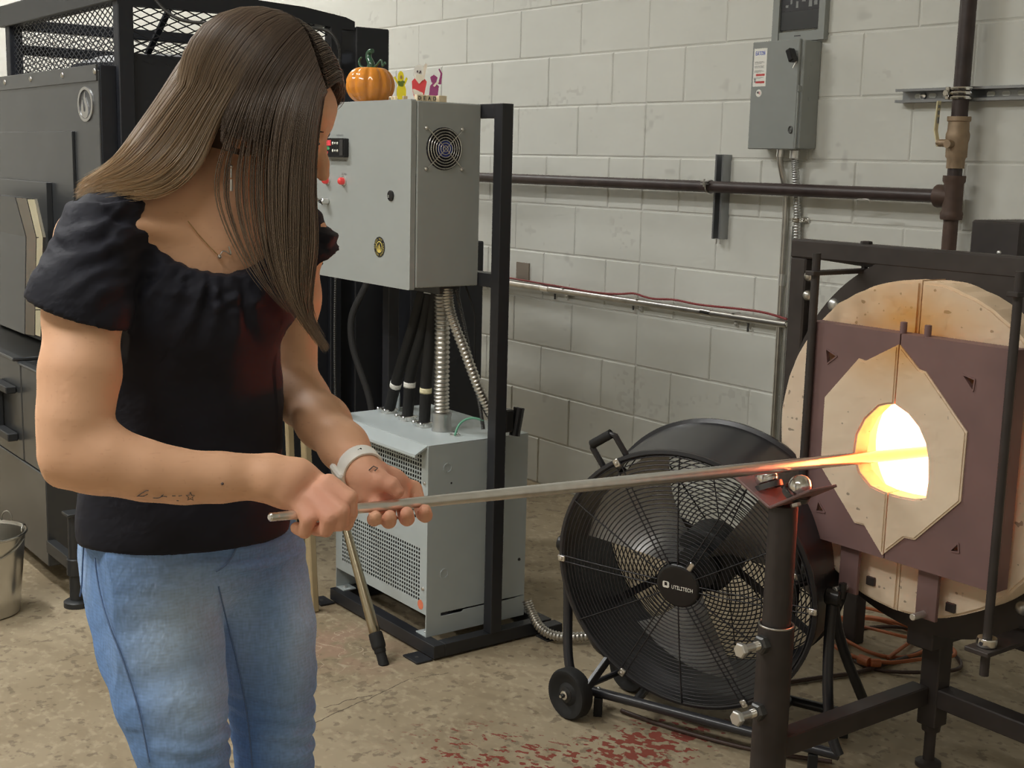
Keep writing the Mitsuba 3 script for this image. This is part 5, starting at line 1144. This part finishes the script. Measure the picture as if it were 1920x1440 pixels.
trim_sleeve(sh, ho, nr, ho + nr * .06 - FH * .025 - RT * .022, .118)
sh.cut_cone(ho + nr * .03, ho - nr * .028, 0.0545, 0.0428)
nl = unit(np.cross(np.array((1.9784, -2.4522, 1.2493)) - np.array((1.9543, -2.4996, 1.1967)), FH)); nl = nl if nl[2] < 0 else -nl
hl = np.array((1.9582, -2.4712, 1.2185))
trim_sleeve(sh, hl, nl, hl + nl * .06, .075)
# scoop neck
sh.cut((2.1110, -2.6771, 1.3242), [RT, Z, FH], (.108, .0935, .135), .006)
sh.cut(hp(-.05, -.12, 0), np.eye(3), (.085, .085, .09), .006)
hz = unit((.035, -.045, -1.0))
sh.half((2.1386, -2.7916, 0.8544), hz)
SHIRT = sh.mesh(); del sh
relax(SHIRT, 6)
sv, sn = np.array(SHIRT.vertices), normals_of(SHIRT)
NC = np.array((2.1110, -2.6771, 1.3242))
q = sv - NC; ang = np.arctan2(q @ Z, q @ RT); rad = np.sqrt((q @ RT) ** 2 + (q @ Z) ** 2)
w1 = np.exp(-((rad - .150) / .05) ** 2) * (q @ FH < .05) * (ang < .3)
pleat = np.sin(ang * 34 + 3 * meshkit.noise(sv * 22)) * (.5 + .8 * meshkit.noise(sv * 30 + 5))
smock = meshkit.noise(np.stack([ang * 14, rad * 95, sv[:, 1] * 0], -1)) - .5
w0 = np.exp(-((rad - .122) / .02) ** 2) * (ang < .3)
d_ = .0032 * pleat * w1 + .013 * smock * w0
long_ = np.sin(ang * 20 + 2.2 * meshkit.noise(sv * 9)) * np.exp(-((rad - .24) / .10) ** 2) * (q @ FH < .08) * (ang < -.4)
d_ += .0026 * long_
fold = meshkit.fbm(sv * np.array([9, 9, 15.]), 3, 3) - .5
d_ += .011 * fold * np.clip((sv[:, 2] - .80) / .1, .3, 1)
qs = sv - np.array((2.0462, -2.8265, 1.2828)); ws = np.exp(-(np.linalg.norm(qs, axis=1) / .13) ** 2)
tw = qs @ RT * .55 + qs @ Z * .83 + .010 * meshkit.noise(sv * 30)
d_ += .0022 * ws * np.sin(tw * 300 + 5 * meshkit.noise(sv * 14)) * meshkit.noise(sv * 40 + 3)
hemw = np.clip(np.abs((sv - ho) @ nr) / .05, .12, 1); hemw = np.where(np.linalg.norm(sv - ho, axis=1) < .13, hemw, 1)
SHIRT.vertices = sv + sn * (d_ * hemw)[:, None]
prin('shirt_cotton', speck((.012, .0125, .019), (.017, .0175, .026), 40), .75, spec=.22, sheen=.45, sheen_tint=.2, bump=lambda p, n, uv: fbm(p.x * 160, p.y * 160, p.z * 160, octaves=2) * .0012 + noise(p.x * 700, p.y * 700, p.z * 700) * .0003, eps=1e-3)

# ------------------------------------------------------------------ jeans and shoes
je = Field((1.55, -2.85, .02), (2.25, -1.95, .98), .0048)
for c, r in (((2.0158, -2.7039, 0.8766), (.100, .148, .11)), ((2.0277, -2.7043, 0.8192), (.108, .155, .09)), ((2.0122, -2.7382, 0.8328), (.10, .10, .12))):
    je.ell(c, np.eye(3), r, .03)
NL = [((2.0287, -2.7651, 0.8096), .096), ((2.0391, -2.7700, 0.7737), .0960), ((2.0672, -2.7675, 0.7102), .0870), ((2.0976, -2.7638, 0.6400), .0765), ((2.1187, -2.7603, 0.5831), .0655), ((2.1304, -2.7573, 0.5389), .0585), ((2.1352, -2.7537, 0.4996), .056), ((2.1321, -2.7495, 0.4399), .056), ((2.1176, -2.7376, 0.3124), .046), ((2.0980, -2.7209, 0.1661), .040)]
FLG = [((2.0135, -2.6044, 0.7907), .086), ((2.0196, -2.6007, 0.7453), .0835), ((2.0380, -2.5943, 0.6817), .0780), ((2.0526, -2.5930, 0.6180), .0715), ((2.0652, -2.5944, 0.5541), .0610), ((2.0749, -2.5951, 0.5062), .0575), ((2.0765, -2.5944, 0.4720), .0560), ((2.0791, -2.5969, 0.4214), .055), ((2.0692, -2.5946, 0.3277), .050), ((2.0414, -2.5857, 0.1926), .042)]
for leg in (NL, FLG):
    je.chain([c for c, r in leg], [r for c, r in leg], .012, .03)
JEANS = je.mesh(); del je
relax(JEANS, 6)
jv, jn = np.array(JEANS.vertices), normals_of(JEANS)
jd = .007 * (meshkit.fbm(jv * np.array([10, 10, 16.]), 3, 9) - .5)
for (c, amp, wz) in (((2.1326, -2.5691, 0.5350), .0034, .055), ((2.1841, -2.7236, 0.5833), .0025, .05), ((2.1429, -2.6938, 0.8207), .004, .05)):
    qq = jv - np.array(c); jd += amp * np.exp(-(qq[:, 2] / wz) ** 2 - ((qq @ RT) / .07) ** 2) * np.sin(qq[:, 2] * 210 + (qq @ RT) * 40 + 3 * meshkit.noise(jv * 18))
JEANS.vertices = jv + jn * jd[:, None]
FADE = [((2.1691, -2.7798, 0.7531), .075, .10, 1.0), ((2.1885, -2.7782, 0.6684), .055, .09, .9), ((2.1557, -2.7765, 0.8273), .10, .05, .45), ((2.1291, -2.5799, 0.6910), .035, .14, .75), ((2.1289, -2.6143, 0.6900), .05, .10, .35), ((2.1573, -2.5864, 0.5366), .05, .05, .5), ((2.1253, -2.5774, 0.8361), .05, .05, .4), ((1.9718, -2.8418, 0.8073), .02, .05, .6)]
def denim_col(p, n, uv):
    g = noise(p.x * 420, p.y * 420, p.z * 60) * .5 + noise(p.x * 130, p.y * 130, p.z * 420) * .5
    a = fbm(p.x * 10, p.y * 10, p.z * 7, octaves=3)
    c = mix((.080, .175, .40), (.18, .315, .60), a)
    w = mi.Float(0)
    for q, rx, rz, s in FADE:
        u = (p.x - q[0]) * float(RT[0]) + (p.y - q[1]) * float(RT[1])
        w = dr.maximum(w, s * dr.exp(-dr.square(u / rx) - dr.square((p.z - q[2]) / rz)))
    c = mix(c, (.52, .68, .90), w * (.62 + .5 * (a - .4)))
    return c * (.80 + .40 * g)
prin('denim', mikit.proc(denim_col), .8, spec=.2, sheen=.4, bump=lambda p, n, uv: noise(p.x * 500, p.y * 500, p.z * 150) * .0006 + fbm(p.x * 60, p.y * 60, p.z * 60, octaves=2) * .002, eps=1e-3)
prin('denim_seam', (.13, .20, .36), .8, spec=.2)

WOMAN = 'person'
labels[WOMAN] = {'label': 'woman with long brown hair in a black top and blue jeans turning a blowpipe', 'category': 'woman'}
put(WOMAN + '__body', SKIN, 'skin', True)
put(WOMAN + '__shirt', SHIRT, 'shirt_cotton', True, label='black cotton top with gathered scoop neck and cap sleeves')
jk = put(WOMAN + '__jeans', JEANS, 'denim', True, label='faded blue skinny jeans')
from scipy.spatial import cKDTree
def snap(mesh, pts, lift=.0006):
    """Lays a line of points onto the surface of a mesh, as seen along the view direction."""
    v, n = np.array(mesh.vertices), normals_of(mesh)
    out = []
    for p in pts:
        d = np.array(p) - CAM; d = d / np.linalg.norm(d)
        w = v - CAM; t = w @ d; off = np.linalg.norm(w - t[:, None] * d, axis=1)
        c = np.where((off < .006) & ((n @ d) < .15))[0]
        if len(c) == 0: c = np.argsort(off)[:20]
        i = c[np.argmin(t[c])]
        out.append(CAM + d * t[i] - d * lift + n[i] * lift)
    return np.array(out)
def smooth_line(p, k=2):
    p = np.array(p)
    for _ in range(k): p[1:-1] = .25 * p[:-2] + .5 * p[1:-1] + .25 * p[2:]
    return p
def on_surface(mesh, pix, n=24, lift=.0006):
    return smooth_line(snap(mesh, spline(pix, n), lift))
for ln in ([(2.0288, -2.8428, 0.8338), (2.0343, -2.8425, 0.8089), (2.0443, -2.8395, 0.7725), (2.0570, -2.8330, 0.7361), (2.0767, -2.8211, 0.6854), (2.0987, -2.8105, 0.6199), (2.1167, -2.8052, 0.5543)],
           [(2.0923, -2.6878, 0.7819), (2.1056, -2.6830, 0.7370), (2.1062, -2.6676, 0.6694), (2.0965, -2.6506, 0.5963), (2.0899, -2.6413, 0.5412), (2.0905, -2.6378, 0.4914)],
           [(1.9673, -2.8367, 0.8465), (1.9718, -2.8418, 0.8073), (1.9755, -2.8455, 0.7772), (1.9762, -2.8485, 0.7636)],
           [(2.1444, -2.6812, 0.8576), (2.1424, -2.6885, 0.8413), (2.1376, -2.6993, 0.8264), (2.1321, -2.7088, 0.8188)]):
    put(jk + '__seam', tube(on_surface(JEANS, ln, 40, .0002), .0012, 6), 'denim_seam', True)
for c, r0, s in ((NL[-1], 1, 0), (FLG[-1], 1, 1)):
    b = np.array(c[0]); b = np.array([b[0], b[1], 0])
    m = trimesh.convex.convex_hull(np.vstack([b + np.array([dx, dy, dz]) for dx, w, z1 in ((-.07, .028, .07), (-.05, .036, .10), (.03, .04, .085), (.12, .043, .05), (.17, .034, .035), (.185, .015, .03)) for dy in (-w, w) for dz in (0, z1)]))
    put(WOMAN + '__shoe', m, 'rubber', 40)
# watch on her left wrist
wa, wb = np.array((2.1477, -2.5153, 0.9780)), np.array((2.2060, -2.5195, 0.9572)); we = unit(wb - wa); wcn = wa + (wb - wa) * .93
wk = put(WOMAN + '__watch', lathe([(.0285, -.0115), (.0312, -.0115), (.0320, -.009), (.0320, .009), (.0312, .0115), (.0285, .0115)], wcn, we, 48), 'white_plastic', 40, label='pale wristwatch band')
cdir = unit(-.80 * RT - .25 * Z - .2 * FH); cdir = unit(cdir - we * (cdir @ we)); cs = np.cross(we, cdir)
put(wk + '__case', mapto(bx(-.018, .018, -.0165, .0165, 0, .0085, .003), wcn + cdir * .0300, we, cs, cdir), 'white_plastic')
put(wk + '__hole', cat_([lathe([(0, 0), (.0016, 0), (.0016, .0004), (0, .0004)], wcn + (unit(-FH * math.cos(a) + Z * math.sin(a) * .9 + RT * .1) - we * (unit(-FH * math.cos(a) + Z * math.sin(a) * .9 + RT * .1) @ we)) * .0325, -FH, 10) for a in (.55, .75, .95, 1.15)]), 'print_dark')
# necklace, earring, small tattoos
nk = on_surface(SKIN, [(2.0833, -2.7206, 1.3016), (2.0946, -2.7105, 1.2841), (2.1072, -2.6986, 1.2667), (2.1158, -2.6903, 1.2556)], 30, .0008)
n_ = put(WOMAN + '__necklace', tube(nk, .0007, 6), 'brass', True, label='fine gold necklace')
put(n_ + '__pendant', cat_([trimesh.creation.icosphere(2, .0032).apply_translation(nk[-1]), tube(on_surface(SKIN, [(2.1158, -2.6903, 1.2556), (2.1185, -2.6844, 1.2636), (2.1245, -2.6779, 1.2581), (2.1211, -2.6793, 1.2694)], 16, .001), .0010, 6)]), 'bright_steel', True)
ep = np.array((2.0939, -2.6617, 1.3690))
put(WOMAN + '__earring', cat_([tube([ep + Z * .006, ep - Z * .008], .0016, 8), tube([ep - Z * .010, ep - Z * .026], .0026, 10), trimesh.creation.icosphere(2, .003).apply_translation(ep + Z * .007)]), 'bright_steel', True, label='silver drop earring')
st5 = []
for k in range(11):
    a = math.pi / 2 + k * math.pi / 5; r = 8.5 if k % 2 == 0 else 3.6
    st5.append((r * math.cos(a), r * math.sin(a)))
c0, er, ez = np.array((2.2246, -2.7826, 0.9577)), RT * 1.66 / 2421.6, Z * 1.66 / 2421.6
tt = [tube(snap(SKIN, [c0 + er * a + ez * b for a, b in st5], .0004), .00055, 5)]
for pix in ([(-100, -2), (-92, 4), (-82, 10), (-78, 10)], [(-97, -1), (-88, -1), (-80, 3)], [(-70, -4), (-60, -4), (-52, 0), (-44, -1)], [(-55, 0), (-50, 3)], [(-34, 1), (-28, 1)], [(-22, 1), (-16, 2)], [(-26, -8), (-22, -8)]):
    tt.append(tube(snap(SKIN, [c0 + er * a + ez * b for a, b in pix], .0004), .0006, 5))
c1 = np.array((2.2409, -2.5209, 0.9662))
tt.append(tube(snap(SKIN, [c1 + RT * a + Z * b for a, b in ((-.006, -.003), (0, .003), (.006, .0), (.002, -.004))], .0004), .0009, 5))
prin('tattoo_ink', (.10, .07, .07), .6)
put(WOMAN + '__tattoo', cat_(tt), 'tattoo_ink', True, label='small dark star and script tattoos')
put(WOMAN + '__mole', trimesh.creation.icosphere(1, .0019).apply_translation(snap(SKIN, [(2.2466, -2.7482, 0.9749)], 0)[0]), 'tattoo_ink', True)
# eyes, lashes and brows
prin('eye_white', (.75, .72, .68), .2); prin('eye_dark', (.02, .012, .01), .3)
for s in (-1, 1):
    e_ = put(WOMAN + '__eye', trimesh.creation.icosphere(2, .0115).apply_translation(hp(.0795, -.007, s * .031)), 'eye_white', True)
    put(e_ + '__iris', lathe([(0, 0), (.0055, 0), (.005, .0007), (0, .001)], hp(.0902, -.010, s * .031), unit(hf - .15 * hu), 16), 'eye_dark', 40)
    put(e_ + '__lashes', cat_([tube(spline([hp(.088, -.004, s * .042), hp(.0925, -.002, s * .033), hp(.0925, -.003, s * .024)], 12), .0016, 6), tube([hp(.089, -.004, s * .041), hp(.092, -.003, s * .044)], .0012, 5)]), 'eye_dark', True)
    put(WOMAN + '__eyebrow', tube(spline([hp(.0925, .012, s * .016), hp(.0915, .017, s * .030), hp(.080, .015, s * .046)], 14), np.linspace(.0024, .0012, 14), 6), 'eye_dark', True)
prin('lips', (.55, .22, .18), .4)
put(WOMAN + '__lips', cat_([tube(spline([hp(.090, -.0775, .020), hp(.0995, -.0735, .007), hp(.0995, -.0745, 0), hp(.0995, -.0735, -.007), hp(.090, -.0775, -.020)], 20), .0034, 6), tube(spline([hp(.089, -.0785, .017), hp(.0965, -.084, 0), hp(.089, -.0785, -.017)], 16), .0040, 6)]), 'lips', True)

# ------------------------------------------------------------------ hair
bsdf('hair', {'type': 'twosided', 'bsdf': {'type': 'principled', 'base_color': {'type': 'mesh_attribute', 'name': 'vertex_color'}, 'roughness': .38, 'specular': .55, 'sheen': .3}})
GF = [[(2.1220, -2.5326, 1.4816), (2.1436, -2.5533, 1.4384), (2.1546, -2.5675, 1.3731), (2.1611, -2.5702, 1.3153), (2.1647, -2.5714, 1.2644), (2.1614, -2.5780, 1.1980), (2.1627, -2.5722, 1.1531), (2.1835, -2.5551, 1.1157)],
      [(2.1238, -2.5410, 1.5028), (2.1463, -2.5695, 1.4520), (2.1576, -2.5869, 1.3800), (2.1629, -2.5932, 1.3155), (2.1663, -2.5967, 1.2578), (2.1714, -2.5980, 1.1998), (2.1746, -2.5810, 1.1551), (2.1847, -2.5607, 1.1200)],
      [(2.1139, -2.5481, 1.5244), (2.1386, -2.5913, 1.4654), (2.1473, -2.6120, 1.3937), (2.1546, -2.6193, 1.3224), (2.1604, -2.6194, 1.2651), (2.1696, -2.6140, 1.2113), (2.1768, -2.5928, 1.1634), (2.1840, -2.5679, 1.1278)],
      [(2.0934, -2.5530, 1.5438), (2.1200, -2.6122, 1.4790), (2.1309, -2.6386, 1.4071), (2.1372, -2.6455, 1.3360), (2.1456, -2.6438, 1.2790), (2.1586, -2.6332, 1.2255), (2.1731, -2.6103, 1.1786), (2.1849, -2.5807, 1.1377)],
      [(2.0727, -2.5588, 1.5613), (2.0969, -2.6341, 1.4928), (2.0963, -2.6738, 1.4166), (2.0952, -2.6927, 1.3558), (2.1077, -2.6867, 1.3062), (2.1271, -2.6728, 1.2639), (2.1462, -2.6509, 1.2214), (2.1698, -2.6151, 1.1770)]]
GB = [[(2.0706, -2.5610, 1.5634), (2.0883, -2.6379, 1.4964), (2.0839, -2.6805, 1.4271), (2.0877, -2.7058, 1.3803), (2.0939, -2.7406, 1.3482), (2.0962, -2.7785, 1.3354), (2.0842, -2.8113, 1.3362)],
      [(2.0521, -2.5649, 1.5774), (2.0630, -2.6496, 1.5145), (2.0531, -2.7008, 1.4409), (2.0482, -2.7401, 1.3862), (2.0507, -2.7826, 1.3564), (2.0491, -2.8221, 1.3441), (2.0402, -2.8549, 1.3304)],
      [(2.0196, -2.5703, 1.5917), (2.0199, -2.6506, 1.5345), (2.0058, -2.7070, 1.4630), (1.9988, -2.7499, 1.4050), (2.0049, -2.7890, 1.3703), (2.0067, -2.8267, 1.3485), (2.0029, -2.8556, 1.3248)],
      [(1.9780, -2.5719, 1.6029), (1.9585, -2.6429, 1.5531), (1.9456, -2.6991, 1.4759), (1.9398, -2.7413, 1.4148), (1.9595, -2.7801, 1.3770), (1.9644, -2.8137, 1.3547), (1.9732, -2.8406, 1.3381)],
      [(1.9247, -2.5570, 1.6083), (1.8910, -2.6173, 1.5551), (1.8695, -2.6699, 1.4717), (1.8740, -2.7154, 1.4103), (1.8919, -2.7531, 1.3728), (1.9271, -2.7967, 1.3518), (1.9554, -2.8303, 1.3390)]]
GR = [[(2.1225, -2.5311, 1.4846), (2.1015, -2.5044, 1.4984), (2.0629, -2.4735, 1.4908), (2.0244, -2.4611, 1.4772), (1.9882, -2.4684, 1.4430)],
      [(2.1060, -2.5415, 1.5252), (2.0708, -2.5023, 1.5309), (2.0401, -2.4644, 1.5104), (2.0132, -2.4585, 1.4791), (1.9797, -2.4674, 1.4273)],
      [(2.0801, -2.5511, 1.5534), (2.0373, -2.5050, 1.5593), (1.9982, -2.4611, 1.5401), (1.9680, -2.4465, 1.4959), (1.9598, -2.4623, 1.4195)],
      [(2.0391, -2.5633, 1.5843), (1.9856, -2.5153, 1.5875), (1.9336, -2.4709, 1.5711), (1.9182, -2.4586, 1.5089), (1.9269, -2.4726, 1.4192)],
      [(1.9666, -2.5699, 1.6039), (1.9060, -2.5326, 1.6033), (1.8690, -2.5063, 1.5724), (1.8695, -2.5071, 1.5079), (1.8876, -2.5257, 1.4176)]]
def sheet(G, n):
    P = np.array([spline(g, n) for g in G])
    from scipy.interpolate import CubicSpline
    return CubicSpline(np.linspace(0, 1, len(G)), P, axis=0)
def shed(p, gap):
    """Keeps strands outside the head."""
    for c, rr in ((hp(-.014, .026, 0), (.106, .100, .083)), (hp(-.040, -.02, 0), (.075, .085, .076)), (hp(.030, -.020, 0), (.066, .075, .060))):
        rr = np.array(rr); q = (p - c) @ np.array(HAX).T
        k0 = np.linalg.norm(q / rr, axis=1); k1 = np.linalg.norm(q / rr ** 2, axis=1)
        d = k0 * (k0 - 1) / np.maximum(k1, 1e-6); nrm = (q / rr ** 2); nrm /= np.linalg.norm(nrm, axis=1, keepdims=True) + 1e-9
        p = p + (nrm @ np.array(HAX)) * np.clip(gap - d, 0, None)[:, None]
    return p
def strands(G, count, n, depth, spread, r0, seed, light, dens=None, wave=0.0, part=1.0):
    r = np.random.default_rng(seed); S = sheet(G, n); t = np.linspace(0, 1, n)
    V, F, C = [], [], []; base = 0; sides = 3
    g = np.arange(sides) * 2 * np.pi / sides
    clumps = r.uniform(0, 1, 70)
    k = 0
    while k < count:
        s = r.uniform(0, 1)
        if dens is not None and r.uniform() > dens(s): continue
        k += 1
        cl = clumps[np.argmin(np.abs(clumps - s))]
        st = s + (cl - s) * (.15 + .70 * t ** 1.3)
        p = S(s) + 0 * t[:, None] if False else np.array([S(min(max(a, 0), 1))[i] for i, a in enumerate(st)])
        lay = r.uniform(0, 1) ** .8
        p = p + FH * (lay * depth * (.25 + .75 * np.minimum(t * 3, 1)))[:, None] + r.normal(0, spread, 3) * (t ** 1.2)[:, None]
        if wave:
            p = p + (RT * r.normal(0, 1) + Z * r.normal(0, 1))[None] * (wave * np.sin(t * r.uniform(6, 14) + r.uniform(0, 6)) * t)[:, None]
        p = shed(p, .002 + .012 * (1 - lay))
        L = r.uniform(.80, 1.0) if r.uniform() < .75 else r.uniform(.55, .9)
        m = max(5, int(n * L * part)); p = p[:m]; tt_ = np.linspace(0, L * part, m)
        rad = r0 * r.uniform(.6, 1.25) * np.interp(np.linspace(0, 1, m), [0, .1, .75, 1], [.7, 1, .9, .15])
        T_, A, B = frames(p)
        V.append((p[:, None] + rad[:, None, None] * (np.cos(g)[None, :, None] * A[:, None] + np.sin(g)[None, :, None] * B[:, None])).reshape(-1, 3))
        i, j = np.meshgrid(np.arange(m - 1), np.arange(sides), indexing='ij'); j2 = (j + 1) % sides
        F.append(np.concatenate([np.stack([i * sides + j, i * sides + j2, (i + 1) * sides + j2], -1).reshape(-1, 3), np.stack([i * sides + j, (i + 1) * sides + j2, (i + 1) * sides + j], -1).reshape(-1, 3)]) + base)
        base += m * sides
        tone = r.uniform(.75, 1.3)
        c = (np.array([.115, .084, .066]) * (1 - tt_[:, None] * light) + np.array([.46, .32, .18]) * (tt_[:, None] * light)) * tone
        C.append(np.repeat(c, sides, 0))
    return np.vstack(V), np.vstack(F), np.vstack(C)
parts = [strands(GF, 2100, 26, .028, .0022, .0010, 11, .28, lambda s: 1.0 if s < .20 or .32 < s < .60 else (.40 if s < .34 else (.05 if s < .8 else .035))),
         strands(GF, 1300, 26, .012, .0008, .0010, 15, .05, None, 0.0, .38),
         strands([GF[3], GF[4], GB[0], GB[1]], 1100, 26, .012, .001, .0010, 16, .08, None, 0.0, .42),
         strands(GB, 2800, 24, .022, .003, .0011, 12, .85),
         strands(GR, 1500, 18, .012, .003, .0009, 13, .10, None, .004)]
fly = [(a + rng.normal(0, .004, (len(a), 3)) * np.linspace(0, 1, len(a))[:, None]) for a in []]
V_, F_, C_, b0 = [], [], [], 0
for v, f, c in parts:
    V_.append(v); F_.append(f + b0); C_.append(c); b0 += len(v)
# the front curtain only stays loose below the cheek
hm = trimesh.Trimesh(np.vstack(V_), np.vstack(F_), process=False)
hk = name(WOMAN + '__hair')
scene[hk] = mikit.ply(hm, 'hair', True, color=np.vstack(C_))
labels[hk] = {'label': 'long straight brown hair with lighter ends'}
cap = Field((1.68, -2.75, 1.25), (2.25, -1.95, 1.72), .005)
cap.ell(hp(-.020, .024, 0), HAX, (.100, .099, .083), .02)
cap.ell(hp(-.040, -.02, 0), HAX, (.075, .085, .076), .03)
cap.cut(hp(.118, -.046, 0), HAX, (.070, .106, .084), .006)
CAP = cap.mesh()
scene[hk + '__scalp_hair'] = mikit.ply(CAP, 'hair', True, color=np.tile([.06, .042, .033], (len(CAP.vertices), 1)))
